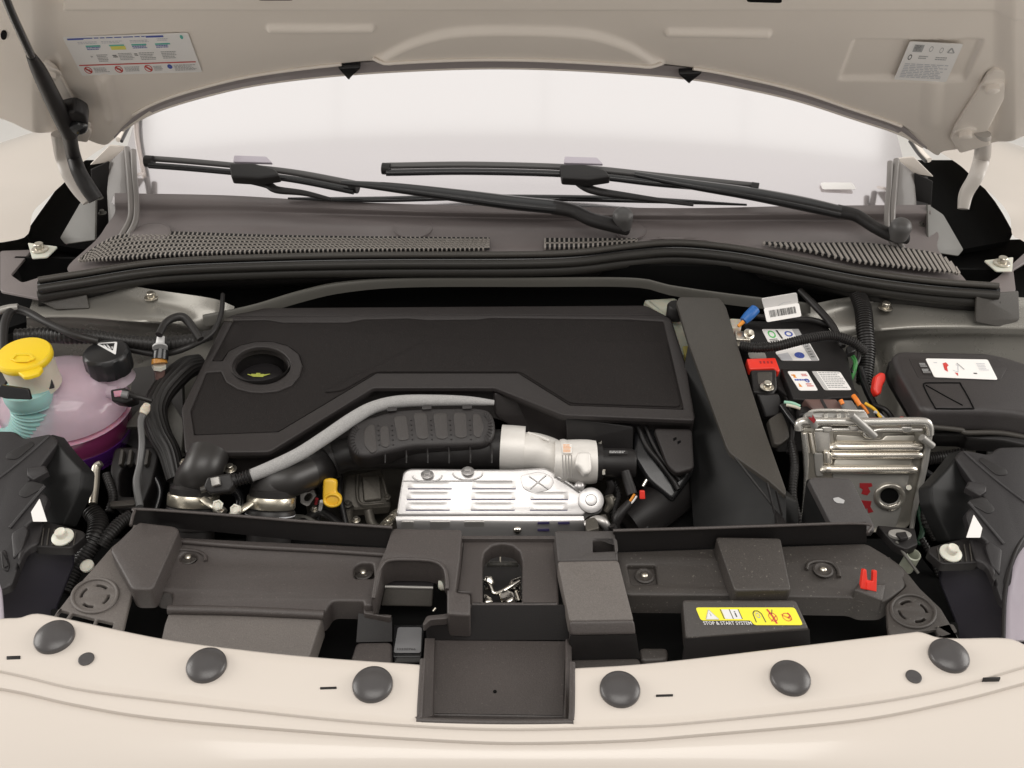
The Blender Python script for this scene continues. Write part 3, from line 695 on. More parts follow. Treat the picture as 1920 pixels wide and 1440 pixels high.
# ================================================================== SCUTTLE
sc = T('scuttle_panel', 'dark grey plastic scuttle panel with mesh air intakes below the windscreen', 'scuttle panel', P(960, 420, 1.0))
loft('panel', [[(215, 362, 1.034), (420, 366, 1.034), (600, 376, 1.032), (820, 384, 1.031), (1080, 388, 1.031), (1300, 390, 1.031), (1500, 386, 1.033), (1745, 384, 1.034)],
               [(215, 380, 1.028), (420, 382, 1.027), (600, 390, 1.025), (820, 398, 1.024), (1080, 403, 1.023), (1300, 404, 1.023), (1500, 402, 1.025), (1745, 400, 1.028)],
               [(215, 400, 1.010), (420, 400, 1.012), (600, 403, 1.012), (820, 408, 1.011), (1080, 412, 1.010), (1300, 415, 1.010), (1500, 415, 1.010), (1745, 418, 1.010)],
               [(200, 422, 1.005), (420, 420, 1.008), (600, 424, 1.008), (820, 427, 1.007), (1080, 430, 1.007), (1300, 434, 1.005), (1500, 436, 1.004), (1760, 440, 1.002)],
               [(180, 450, 1.000), (330, 436, 1.003), (600, 444, 1.002), (820, 446, 1.001), (1080, 446, 1.001), (1300, 448, 1.001), (1500, 452, 1.0), (1760, 470, .998)],
               [(130, 496, .992), (320, 478, .995), (600, 471, .996), (820, 469, .996), (1080, 466, .996), (1270, 450, .9985), (1500, 476, .996), (1810, 524, .990)],
               [(130, 514, .985), (320, 496, .985), (600, 490, .985), (820, 488, .985), (1080, 484, .985), (1270, 468, .985), (1500, 494, .985), (1810, 540, .980)]],
     M['scut'], sc, nu=90, nv=5, thick=.003)
for (x, y, r) in ((775, 425, 37), (282, 437, 36), (1182, 430, 30)):
    c = P(x, y, 1.0075); rr = mpp(c)*r
    lathe('round_blank', c, (0, -.1, 1), [(rr, -.004), (rr, .0002), (rr*.97, .0005), (rr*.94, .0002), (rr*.94, -.0002)], M['scut'], sc, n=40)
def grille(top, bot, x0, x1, pitch, slant, nlong, z, wb=2.6, wl=1.6):
    top, bot = smoothline(top), smoothline(bot)
    pl = z; vs, fs = [], []
    def bar(a, b, wpx):
        dx, dy = b[0]-a[0], b[1]-a[1]; L = math.hypot(dx, dy) or 1; nx, ny = -dy/L*wpx/2, dx/L*wpx/2
        q = [(a[0]+nx, a[1]+ny), (b[0]+nx, b[1]+ny), (b[0]-nx, b[1]-ny), (a[0]-nx, a[1]-ny)]
        b0 = len(vs); t = [P(x, y, pl) for x, y in q]; vs.extend(t); vs.extend([p-Vector((0, 0, .004)) for p in t])
        fs.extend([(b0, b0+1, b0+2, b0+3), (b0, b0+4, b0+5, b0+1), (b0+1, b0+5, b0+6, b0+2), (b0+2, b0+6, b0+7, b0+3), (b0+3, b0+7, b0+4, b0)])
    x = x0
    while x < x1:
        yt, yb = lerpline(top, x), lerpline(bot, min(max(x+slant*(lerpline(bot, x)-lerpline(top, x)), x0), x1)); xb = x+slant*(yb-yt)
        if x0-60 <= xb <= x1+60: bar((x, yt), (xb, yb), wb)
        x += pitch
    for k in range(nlong):
        f = (k+1)/(nlong+1); xx = x0
        while xx < x1:
            xe = min(xx+30, x1); bar((xx, lerpline(top, xx)*(1-f)+lerpline(bot, xx)*f), (xe, lerpline(top, xe)*(1-f)+lerpline(bot, xe)*f), wl); xx += 30
    return vs, fs
def grille_set(top, bot, x0, x1, pitch, slant, nlong, z, **k):
    tt, bb = smoothline(top), smoothline(bot)
    n = 24; poly = [(x0+(x1-x0)*i/n, lerpline(tt, x0+(x1-x0)*i/n)) for i in range(n+1)] + [(x1-(x1-x0)*i/n, lerpline(bb, x1-(x1-x0)*i/n)) for i in range(n+1)]
    v, f = slab2(to2(poly, Z(z-.0015)), [], Z(z-.0015), .002, 0, 0)
    mk('grille_recess', v, f, M['holed'], sc)
    v, f = grille(top, bot, x0, x1, pitch, slant, nlong, z, **k)
    o = mk('grille_mesh', v, f, M['mesh'], sc, ang=20); o['kind'] = 'stuff'
gz = 1.007
grille_set([(150, 482), (205, 446), (255, 436), (330, 434), (500, 440), (700, 443), (918, 445)], [(150, 488), (250, 482), (330, 477), (500, 471), (700, 468), (918, 466)], 150, 918, 8.5, -.45, 5, gz)
grille_set([(1022, 446), (1100, 446), (1196, 447)], [(1022, 464), (1100, 462), (1196, 451)], 1022, 1196, 9, .0, 1, gz, wb=3.6)
grille_set([(1432, 453), (1520, 455), (1620, 455), (1700, 465), (1765, 478), (1800, 508)], [(1432, 456), (1520, 470), (1600, 488), (1700, 500), (1765, 507), (1800, 512)], 1432, 1800, 10, .62, 0, gz, wb=4.2)
# weatherstrip: three ribs swept along the front edge
spath = [(72, 522), (150, 510), (300, 488), (500, 479), (700, 475), (960, 474), (1080, 470), (1180, 458), (1270, 452), (1380, 462), (1500, 484), (1620, 507), (1750, 524), (1872, 533)]
def rib(name, dy, z, r, m, parent, flat=1.0, x0=0, x1=3000):
    return tube(name, [(x, y+dy, z) for x, y in spath if x0 <= x <= x1], m, parent, r=r, seg=8, flat=flat)
ws2 = T('weatherstrip', 'long black ribbed rubber seal along the front edge of the scuttle', 'rubber seal', P(960, 500, .97))
rib('seal_ledge', 3, 1.0, 6, M['duct'], ws2)
rib('seal_groove', 14, .988, 9, M['blackg'], ws2)
rib('seal_bulb', 21, .990, 8, M['rubber'], ws2)
rib('seal_lip', 34, .975, 11, M['rubber'], ws2)
loft('seal_skirt', [[(x, y+38, .970) for x, y in spath], [(x, y+52, .955) for x, y in spath], [(x, y+62, .93) for x, y in spath]], M['hose'], ws2, nu=60, nv=2, thick=.002)
# ================================================================== WIPERS
def wiper(name, label, blade, armp, pivot, rear_arm):
    g = 'windscreen wipers parked on the glass'
    t = T(name, label, 'wiper', P(pivot[0], pivot[1], 1.02), g)
    z0, z1 = blade[0][2], blade[-1][2]
    tube('blade_spine', [(x, y-5, z, r*.8) for x, y, z, r in blade], M['rubber2'], t, flat=.7)
    tube('blade_edge', [(x, y+8, z-.003, r*.75) for x, y, z, r in blade], M['blackg'], t, flat=.8)
    for e in (0, -1):
        x, y, z, r = blade[e]; tube('end_cap', [(x-7, y, z), (x+7, y+(1 if e == 0 else 2), z)], M['black'], t, r=11)
    c = blade[2]
    slab('connector', [(c[0]-36, c[1]-12), (c[0]+10, c[1]-13), (c[0]+50, c[1]-2), (c[0]+60, c[1]+10), (c[0]+20, c[1]+16), (c[0]-32, c[1]+13)], P3((c[0]-34, c[1]-10, c[2]+.014), (c[0]+46, c[1]-4, c[2]+.014), (c[0], c[1]+22, c[2]+.004)), .014, M['black'], t, bev=.003, rr=.004)
    slab('clear_clip', [(c[0]-26, c[1]-27), (c[0]+34, c[1]-25), (c[0]+46, c[1]-13), (c[0]-28, c[1]-15)], P3((c[0]-26, c[1]-26, c[2]+.018), (c[0]+34, c[1]-24, c[2]+.018), (c[0], c[1]-14, c[2]+.014)), .004, M['lens'], t, bev=.001, rr=.002)
    tube('arm_hook', rear_arm, M['black'], t, flat=.7)
    tube('arm', armp, M['armp'], t, flat=.62)
    tube('arm_foot', pivot[2], M['black'], t, flat=.7)
    c = P(pivot[0], pivot[1], 1.045)
    lathe('pivot_cap', c, (0, -.3, 1), [(.016, -.02), (.016, .0), (.0135, .006), (.008, .0095), (.002, .0105)], M['rubber2'], t, n=24)
wiper('windscreen_wiper', 'black wiper with the shorter blade, its pivot near the middle of the scuttle',
      [(280, 302, 1.09, 9), (360, 308, 1.09, 9), (465, 318, 1.088, 9), (560, 330, 1.082, 10), (664, 350, 1.072, 11)],
      [(640, 342, 1.085, 6), (740, 352, 1.078, 13), (860, 367, 1.068, 17), (960, 380, 1.058, 19), (1040, 388, 1.05, 19)],
      (1168, 404, [(1036, 388, 1.05, 18), (1075, 396, 1.045, 17), (1110, 412, 1.038, 17), (1150, 422, 1.028, 18), (1172, 426, 1.02, 19)]),
      [(450, 334, 1.08, 9), (500, 346, 1.075, 9), (520, 356, 1.072, 9), (570, 362, 1.068, 7), (620, 374, 1.06, 5)])
wiper('windscreen_wiper', 'black wiper with the longer blade, its pivot beside the upright at the scuttle end',
      [(724, 316, 1.09, 10), (890, 314, 1.09, 10), (1085, 320, 1.086, 10), (1240, 336, 1.078, 11), (1415, 352, 1.066, 8)],
      [(1190, 326, 1.085, 7), (1290, 345, 1.078, 13), (1400, 362, 1.068, 17), (1500, 381, 1.058, 19), (1575, 398, 1.05, 18)],
      (1690, 424, [(1570, 396, 1.05, 17), (1605, 404, 1.045, 16), (1640, 426, 1.035, 15), (1670, 440, 1.025, 16), (1698, 444, 1.02, 17)]),
      [(1080, 336, 1.078, 12), (1110, 356, 1.07, 10), (1180, 368, 1.064, 8), (1300, 384, 1.055, 4)])
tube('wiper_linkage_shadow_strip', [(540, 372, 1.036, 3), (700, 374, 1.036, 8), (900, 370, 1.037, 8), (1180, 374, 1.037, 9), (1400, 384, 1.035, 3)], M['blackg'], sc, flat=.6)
# ================================================================== RADIATOR SHROUD
sh = T('radiator_shroud', 'grained dark grey plastic shroud across the front of the engine bay behind the bumper', 'shroud', P(900, 1120, .86))
S, S2, D = M['shroud'], M['shroud2'], M['deep']
def sl(n, pts, z, th, m=S, rr=.006, bev=.003, holes=(), **k):
    return slab(n, pts, z, th, m, sh, bev=bev, rr=rr, holes=holes, **k)
# dark pit floor and side walls
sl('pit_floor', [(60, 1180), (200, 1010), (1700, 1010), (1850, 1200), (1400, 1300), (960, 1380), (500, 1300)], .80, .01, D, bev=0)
# rear flanges
def fl_(top, bot, z0, z1): 
    loft('rear_flange', [[(x, y, z0) for x, y in top], [(x, y, z1) for x, y in bot]], M['black'], sh, nu=30, nv=1, thick=.003)
fl_([(252, 956), (262, 955), (400, 964), (560, 977), (735, 989)], [(248, 985), (262, 984), (400, 997), (560, 1013), (735, 1026)], .932, .903)
fl_([(1150, 995), (1300, 991), (1450, 986), (1625, 982)], [(1150, 1034), (1300, 1028), (1450, 1022), (1625, 1018)], .936, .902)
tube3('flange_lip', [P(x, y, .933) for x, y in [(245, 985), (252, 960), (262, 955), (400, 964), (560, 977), (735, 989)]], .0018, S, sh)
tube3('flange_lip', [P(x, y, .937) for x, y in [(1150, 995), (1300, 991), (1450, 986), (1620, 982), (1627, 1000)]], .0018, S, sh)
# left: wing plate with vent, raised wedge, main panel
def arcslot(cx, cy, rx, ry, a0, a1, w, rot, n=8):
    o = []
    c, s = math.cos(R(rot)), math.sin(R(rot))
    def f(a, k): 
        x, y = rx*k*math.cos(a), ry*k*math.sin(a); return (cx+x*c-y*s, cy+x*s+y*c)
    o = [f(R(a0+(a1-a0)*i/n), 1+w) for i in range(n+1)] + [f(R(a1-(a1-a0)*i/n), 1-w) for i in range(n+1)]
    return o
vl = [arcslot(178, 1117, 27, 19, a, a+50, .10, -18) for a in (18, 110, 198, 290)]
gap = [[(112, 1143), (131, 1148), (122, 1161), (104, 1156)], [(135, 1149), (178, 1160), (172, 1174), (127, 1162)], [(182, 1161), (213, 1168), (208, 1182), (177, 1175)]]
sl('side_plate', [(258, 958), (248, 990), (205, 1030), (172, 1068), (140, 1104), (98, 1158), (100, 1180), (226, 1200), (240, 1140), (250, 1106), (208, 1030), (262, 985)], .898, .005, M['scut2'], holes=vl+gap, rr=.003, hrr=.002, bev=.0015)
tube3('vent_ring', [P(x, y, .8985) for x, y in ell(178, 1117, 43, 31, 24, -12)+ell(178, 1117, 43, 31, 24, -12)[:1]], .0022, M['scut2'], sh, seg=2)
sl('vent_backing', ell(178, 1117, 36, 27), .885, .003, D, bev=0)
sl('gap_backing', [(95, 1140), (225, 1165), (220, 1195), (95, 1170)], .882, .003, D, bev=0)
sl('raised_wedge', [(256, 982), (262, 978), (328, 986), (336, 993), (285, 1106), (247, 1106), (205, 1030)], P3((262, 978, .925), (336, 993, .925), (265, 1106, .918)), .03, S, drop=True)
screw_pocket = ell(353, 1047, 27, 17)
sl('main_panel', [(318, 1006), (735, 1026), (718, 1062), (700, 1125), (700, 1136), (682, 1136), (682, 1128), (622, 1127), (606, 1152), (318, 1142), (325, 1112), (285, 1106)], P3((330, 1010, .902), (715, 1030, .902), (500, 1145, .893)), .03, S, holes=[ell(353, 1046, 16, 10), [(664, 1064), (676, 1056), (700, 1056), (702, 1084), (664, 1084)]], hrr=.004, drop=True)
tube3('panel_rib', [P(x, y, .9035) for x, y in [(326, 1014), (450, 1024), (600, 1032), (722, 1040)]], .003, S, sh)
tube3('screw_surround', [P(x, y, .9005) for x, y in [(316, 1033), (345, 1031), (370, 1034), (384, 1042), (385, 1052)]], .0022, S, sh)
sl('front_step_panel', [(318, 1142), (606, 1152), (600, 1170), (578, 1236), (300, 1206), (308, 1170)], P3((318, 1142, .889), (606, 1152, .889), (450, 1220, .882)), .03, M['scut2'], drop=True)
tube3('step_roll', [P(x, y, .8905) for x, y in [(316, 1143), (450, 1146), (608, 1153)]], .0055, S, sh)
# small ledges in the left pit
sl('pit_ledge', [(668, 1204), (735, 1203), (735, 1250), (655, 1246)], .862, .02, S)
sl('pit_ledge', [(680, 1128), (703, 1124), (705, 1150), (735, 1152), (732, 1158), (682, 1150)], .885, .012, S, bev=.0015, rr=.002)
loft('pit_wall', [[(672, 1150, .880), (735, 1158, .880)], [(668, 1204, .862), (735, 1203, .862)]], M['black'], sh, nu=4, nv=1, thick=.002)
# latch housing
hous = [(735, 990), (866, 992), (862, 1050), (854, 1110), (882, 1112), (882, 1155), (838, 1152), (838, 1080), (826, 1058), (800, 1051), (735, 1050), (718, 1058), (704, 1120), (696, 1124), (704, 1070), (722, 1030)]
sl('latch_housing', hous, P3((735, 990, .928), (866, 992, .928), (780, 1120, .912)), .035, S, drop=True, rr=.004)
tube3('housing_rim', [P(x, y, P3((735, 990, .929), (866, 992, .929), (780, 1120, .913))) for x, y in [(700, 1122), (706, 1085), (716, 1060), (732, 1050), (775, 1049), (812, 1052), (832, 1064), (838, 1085), (838, 1105)]], .0022, S, sh)
sl('striker_well', [(706, 1056), (838, 1056), (838, 1250), (728, 1250), (728, 1160), (706, 1152)], .842, .01, D, bev=0)
# centre panel with arched opening
arch = [(905, 1128), (905, 1050), (909, 1034), (922, 1023), (942, 1019), (962, 1023), (975, 1034), (979, 1050), (979, 1128)]
sl('centre_panel', [(866, 1010), (1040, 1010), (1046, 1060), (1048, 1134), (882, 1134), (882, 1112), (856, 1110)], .900, .022, S, holes=[arch], hrr=.002, rr=.002, drop=True)
sl('centre_frame', [(866, 1004), (1040, 1004), (1040, 1010), (866, 1010)], .906, .02, S, rr=.001, bev=.001)
# right-hand column
def quadp(n, q, z, m=S, th=.02, rr=.004):
    zz = z if isinstance(z, (list, tuple)) else [z]*4
    return slab(n, q, P3((q[0][0], q[0][1], zz[0]), (q[1][0], q[1][1], zz[1]), (q[2][0], q[2][1], zz[2])), th, m, sh, bev=.0025, rr=rr, drop=True)
sl('column_top', [(1040, 994), (1152, 994), (1157, 1022), (1160, 1052), (1046, 1054)], P3((1040, 994, .932), (1152, 994, .932), (1100, 1053, .921)), .03, M['black3'], holes=[[(1112, 1014), (1152, 1014), (1154, 1032), (1112, 1034)]], hrr=.001, rr=.003, drop=True)
quadp('column_face', [(1045, 1052), (1160, 1050), (1189, 1164), (1068, 1166)], [.924, .924, .902], M['scut2'])
quadp('column_step', [(1068, 1165), (1189, 1163), (1193, 1190), (1070, 1192)], [.905, .905, .893])
loft('column_front', [[(1069, 1192, .892), (1193, 1190, .892)], [(1066, 1238, .862), (1200, 1235, .862)]], M['black'], sh, nu=4, nv=1, thick=.004)
sl('column_foot', [(1062, 1236), (1200, 1233), (1205, 1262), (1062, 1262)], .864, .02, S2)
# tray
loft('tray_back_wall', [[(800, 1160, .898), (838, 1154, .898), (882, 1135, .899), (1046, 1135, .899), (1072, 1135, .899)], [(800, 1200, .868), (838, 1200, .868), (882, 1200, .868), (1046, 1200, .868), (1066, 1200, .868)]], M['black'], sh, nu=30, nv=1, thick=.003, sm=False)
sl('tray_ledge', [(838, 1150), (884, 1130), (884, 1138), (836, 1160), (806, 1162), (796, 1172), (792, 1170), (800, 1154)], .899, .01, S, bev=.001, rr=.003)
sl('tray_floor', [(808, 1198), (1066, 1200), (1060, 1346), (806, 1342)], .868, .01, S, rr=.002)
for nm, q in (('tray_side_wall', [(798, 1196), (816, 1196), (812, 1342), (788, 1350)]), ('tray_side_wall', [(1062, 1198), (1072, 1196), (1074, 1352), (1060, 1346)])):
    slab(nm, q, P3((q[0][0], q[0][1], .885), (q[1][0], q[1][1], .875), (q[2][0], q[2][1], .896)), .018, S, sh, bev=.001, rr=.001, drop=True)
tube3('tray_rim', [P(x, y, .9285) for x, y in [(793, 1238), (789, 1300), (787, 1344), (792, 1351), (930, 1355), (1062, 1354), (1071, 1350), (1073, 1300), (1073, 1244)]], .0032, S, sh, seg=4)
loft('tray_front_wall', [[(790, 1350, .928), (930, 1354, .928), (1071, 1352, .928)], [(806, 1344, .868), (930, 1345, .868), (1062, 1345, .868)]], S, sh, nu=6, nv=1, thick=.002)
lathe('tray_dot', P(928, 1297, .868), (0, 0, 1), [(.002, 0), (.002, .0006), (.001, .0008)], M['deep'], sh, n=12)
# right: main panel, raised block, sticker block, side plate with vent
sl('main_panel', [(1152, 1034), (1625, 1018), (1662, 1040), (1696, 1066), (1700, 1100), (1684, 1112), (1660, 1130), (1618, 1130), (1600, 1122), (1480, 1120), (1382, 1118), (1172, 1116)], P3((1160, 1033, .902), (1625, 1018, .902), (1400, 1120, .895)), .03, S2, holes=[[(1176, 1060), (1228, 1060), (1232, 1094), (1184, 1096)]], hrr=.002, drop=True)
sl('screw_tray', [(1172, 1056), (1234, 1056), (1238, 1100), (1180, 1100)], .893, .004, S2, bev=.001)
tube3('screw_surround', [P(x, y, .9005) for x, y in [(1512, 1068), (1516, 1057), (1535, 1052), (1558, 1055), (1570, 1066), (1574, 1082)]], .0022, S2, sh)
quadp('raised_block', [(1342, 1006), (1464, 1008), (1484, 1106), (1378, 1108)], [.925, .925, .918], S2, th=.022)
quadp('sticker_block', [(1280, 1124), (1492, 1124), (1518, 1180), (1286, 1198)], [.905, .905, .893], S2, th=.02)
loft('sticker_block_front', [[(1285, 1198, .889), (1518, 1181, .891)], [(1280, 1240, .866), (1520, 1216, .866)]], M['black'], sh, nu=4, nv=1, thick=.003)
sl('block_foot', [(1270, 1238), (1520, 1214), (1532, 1240), (1270, 1256)], .866, .02, S2)
sl('pit_bracket', [(1198, 1214), (1252, 1214), (1253, 1238), (1202, 1240)], .862, .012, S2)
quadp('clip_block', [(1602, 1106), (1612, 1090), (1662, 1094), (1656, 1128)], [.908, .908, .903], S2, th=.02)
vr = [arcslot(1712, 1146, 27, 18, a, a+50, .10, 18) for a in (18, 110, 198, 290)]
gapr = [[(1672, 1198), (1706, 1190), (1710, 1203), (1676, 1210)], [(1710, 1189), (1754, 1179), (1760, 1192), (1714, 1202)], [(1758, 1178), (1786, 1172), (1792, 1184), (1764, 1191)]]
sl('side_plate', [(1662, 1132), (1690, 1108), (1700, 1098), (1664, 1042), (1692, 1062), (1726, 1104), (1764, 1140), (1800, 1200), (1790, 1215), (1672, 1222), (1664, 1170)], .897, .005, S2, holes=vr+gapr, rr=.003, hrr=.002, bev=.0015)
tube3('vent_ring', [P(x, y, .8975) for x, y in ell(1712, 1146, 42, 30, 24, 14)+ell(1712, 1146, 42, 30, 24, 14)[:1]], .0022, S2, sh, seg=2)
sl('vent_backing', ell(1712, 1146, 36, 27), .885, .003, D, bev=0)
sl('gap_backing', [(1665, 1190), (1795, 1165), (1800, 1200), (1670, 1225)], .882, .003, D, bev=0)
for (x, y, z) in ((353, 1046, .893), (681, 1074, .885), (1208, 1080, .894), (1543, 1069, .901)):
    c = P(x, y, z)
    lathe('screw_cup', c, (0, 0, 1), [(.0115, 0), (.0115, .001), (.0095, .0018), (.0065, .0008), (.006, .0008)], S2, sh, n=24)
    lathe('screw', c+Vector((0, 0, .0008)), (0, 0, 1), [(.0038, 0), (.0038, .0018), (.0025, .003), (.001, .0032)], M['steel'], sh, n=16)
sticker('stop_start_label', [(1304, 1139), (1490, 1139), (1506, 1172), (1318, 1172)], P3((1280, 1124, .9056), (1492, 1124, .9056), (1518, 1180, .8936)), 'yel2',
 [('p', [(.12, .12), (.185, .68), (.055, .68)], 'inkw'), ('l', [(.12, .12), (.185, .68), (.055, .68), (.12, .12)], .03, 'inkg'), ('l', [(.12, .32), (.12, .5)], .05, 'inkk'), ('r', .25, .12, .325, .66, 'inkw'), ('r', .335, .12, .415, .66, 'inkw'), ('l', [(.24, .1), (.24, .66)], .04, 'inkk'), ('l', [(.33, .1), (.33, .66)], .04, 'inkk'), ('l', [(.42, .1), (.42, .66)], .04, 'inkk'), ('t', .365, .22, .38, .55, 'i', 'inkk'),
  ('l', [(.545, .85), (.55, .35), (.575, .2), (.61, .2), (.635, .35), (.64, .85)], .05, 'inkk'), ('o', .593, .45, .02, .16, .3, 'inkg'),
  ('o', .735, .55, .042, .26, .16, 'inkr'), ('l', [(.71, .1), (.735, .5), (.745, .92)], .10, 'inkr'), ('l', [(.76, .12), (.735, .4)], .04, 'inkk'), ('l', [(.70, .8), (.775, .45)], .04, 'inkr'),
  ('o', .875, .55, .045, .24, .16, 'inkr'), ('l', [(.83, .4), (.915, .7)], .08, 'inko'), ('l', [(.90, .3), (.915, .5), (.88, .6)], .08, 'inkr')],
 sh, clip=[(0, 0), (1, 0), (1, 1), (.51, 1), (.50, .74), (0.0, .74)])
sticker('stop_start_lettering', [(1304, 1139), (1490, 1139), (1506, 1172), (1318, 1172)], P3((1280, 1124, .9058), (1492, 1124, .9058), (1518, 1180, .8938)), 'inkw', [('t', .012, .80, .492, .99, 'STOP & START SYSTEM', 'inkw')], sh, body=False)
# red clip
rc = T('plastic_clip', 'small bright red forked plastic clip standing on the shroud by the round vent', 'plastic clip', P(1632, 1106, .905))
pcl = Pl(P(1632, 1106, .906), (.05, -.8, .6))
slab('clip_fork', [(1619, 1068), (1625, 1068), (1627, 1088), (1637, 1090), (1638, 1070), (1645, 1070), (1644, 1110), (1614, 1104)], pcl, .006, M['red'], rc, bev=.001, rr=.001)
slab('clip_rib', [(1626, 1092), (1631, 1092), (1630, 1106), (1625, 1106)], pcl.up(.002), .003, M['red'], rc, bev=.0005, rr=.0005)
# bonnet latch in the left opening, with label below
la = T('bonnet_latch', 'black bonnet latch with metal flap inside the square opening of the shroud', 'latch', P(765, 1110, .85))
slab('latch_flap_top', [(724, 1074), (814, 1076), (812, 1102), (722, 1100)], P3((724, 1074, .88), (814, 1076, .88), (812, 1102, .885)), .004, M['lamp'], la, bev=.001, rr=.002)
slab('latch_flap', [(722, 1100), (812, 1102), (810, 1138), (714, 1136)], P3((722, 1100, .886), (812, 1102, .886), (810, 1138, .868)), .004, M['duct'], la, bev=.0015, rr=.002)
tube('flap_fold', [(722, 1100, .8865), (812, 1102, .8865)], M['ecu2'], la, r=3)
lathe('roller', P(832, 1094, .885), (1, 0, 0), [(.006, -.006), (.008, -.003), (.008, .003), (.006, .006)], M['offw'], la, n=18)
bolt(764, 1054, .87, 14, la, 'black', axis=(0, -.5, .8))
tube('latch_spring_tip', [(812, 1146, .87), (817, 1140, .872)], M['steel'], la, r=2.5)
slab('label_carrier', [(738, 1172), (796, 1172), (790, 1232), (736, 1232)], .856, .01, M['blackg'], la, bev=.001, rr=.002)
sticker('serial_label', [(746, 1176), (791, 1176), (789, 1224), (738, 1224)], .8575, 'grey2', [('t', .11, .83, .80, .91, '10330766', 'inkk')], la)
# striker parts seen through the arch
lk = T('lock_mechanism', 'shiny plated lock mechanism with spring seen through the arched opening', 'lock', P(942, 1090, .82))
slab('lock_back', [(895, 1015), (990, 1015), (990, 1140), (895, 1140)], .845, .004, M['black'], lk, bev=0)
tube('spring', [(912, 1058, .86), (972, 1058, .86)], M['bar'], lk, r=5, corr=.0016, amp=.25, n=10)
tube('rod', [(938, 1040, .858), (938, 1062, .858)], M['steel'], lk, r=1.5)
for i, q in enumerate(([(908, 1080), (922, 1078), (928, 1090), (920, 1104), (908, 1108)], [(958, 1086), (978, 1078), (978, 1110), (964, 1104), (956, 1096)], [(934, 1112), (944, 1104), (962, 1108), (964, 1120), (950, 1128), (936, 1124)], [(906, 1112), (918, 1114), (926, 1126), (908, 1128)])):
    slab('plated_cam', q, Pl(P(q[0][0], q[0][1], .868), (.4*math.sin(i*2.1), -.4*math.cos(i*1.3), .8)), .008, M['bright'], lk, bev=.003, rr=.003)
tube('latch_hook', [(905, 1090, .866, 4), (918, 1098, .868, 5), (926, 1112, .866, 4), (940, 1110, .864, 5), (958, 1100, .866, 5), (975, 1090, .868, 4)], M['bright'], lk)
tube('hook_bar', [(968, 1110, .86, 5), (974, 1128, .858, 6)], M['bright'], lk)
# ================================================================== ENGINE
eng = T('engine', 'dark petrol engine with black cover, aluminium intake elbow and silver heat shield', 'engine', (0, .35, .5))
# dim machinery below
def eb(n, pts, z, th, m='engine', **k): return slab(n, pts, z, th, M[m], eng, **k)
eb('engine_block', [(560, 870), (1180, 870), (1180, 1010), (600, 1010)], .70, .16, 'engine', bev=.006, rr=.01)
eb('cam_housing', [(646, 890), (715, 878), (735, 950), (640, 958)], P3((646, 890, .80), (715, 878, .80), (640, 958, .77)), .05, 'engine', bev=.004, rr=.006)
eb('housing_panel', [(678, 893), (712, 890), (716, 936), (682, 940)], P3((646, 890, .805), (715, 878, .805), (640, 958, .775)), .006, 'engine', bev=.002, rr=.003)
tube('housing_rib', [(670, 890, .803), (674, 942, .782), (720, 944, .782)], M['engine'], eng, r=3)
tube('housing_rib', [(716, 890, .803), (724, 925, .79), (728, 940, .784)], M['engine'], eng, r=3)
tube('housing_boss', [(652, 950, .78), (652, 985, .75)], M['engine'], eng, r=11)
bolt(652, 946, .785, 9, eng, 'engine'); bolt(726, 932, .795, 7, eng, 'engine')
slab('lifting_eye', [(563, 920), (590, 910), (594, 928), (578, 950), (564, 944)], P3((563, 920, .80), (590, 910, .80), (578, 950, .775)), .003, M['bar2'], eng, bev=.0005, rr=.003, holes=[ell(578, 932, 9, 6, 14, -50)], hrr=0)
for i, (x, y) in enumerate(((734, 972), (742, 962), (726, 984))):
    tube('foil_mesh', [(x-14, y+12, .80, 4), (x-4, y+2, .803, 5), (x+8, y-6, .80, 4)], M['steel'], eng, corr=.003, amp=.25)
loft('braided_heat_wrap', [[(716, 1000, .79), (732, 978, .80), (752, 962, .81)], [(704, 992, .785), (724, 970, .80), (748, 956, .81)]], M['steel'], eng, nu=10, nv=1, thick=.004)
# heat shield
hs = P3((752, 896, .862), (1070, 892, .862), (740, 966, .832))
EX = [(756, 884), (768, 878), (960, 880), (1022, 876), (1040, 886), (1076, 908), (1098, 925), (1120, 930), (1132, 940), (1126, 952), (1102, 958), (1094, 968), (742, 968), (748, 930)]
shield = slab('heat_shield', EX, hs, .010, M['alu'], eng, bev=.003, rr=.006, drop=True)
loft('shield_front', [[(742, 968, hs), (860, 968, hs), (1000, 968, hs), (1094, 968, hs)], [(744, 984, .822), (860, 984, .822), (1000, 984, .822), (1096, 982, .822)], [(748, 1015, .790), (860, 1020, .790), (1000, 1020, .790), (1096, 1012, .790)]], M['alu'], eng, nu=40, nv=4, thick=.002, sm=False)
for x0, x1 in ((752, 776), (806, 844), (870, 908), (0, 0)):
    if x1: slab('front_pocket', [(x0, 978), (x1, 978), (x1+3, 1014), (x0-1, 1014)], P3((x0, 974, .8275), (x1, 974, .8275), (x0, 1014, .7915)).up(.004), .004, M['alu2'], eng, bev=.001, rr=.002)
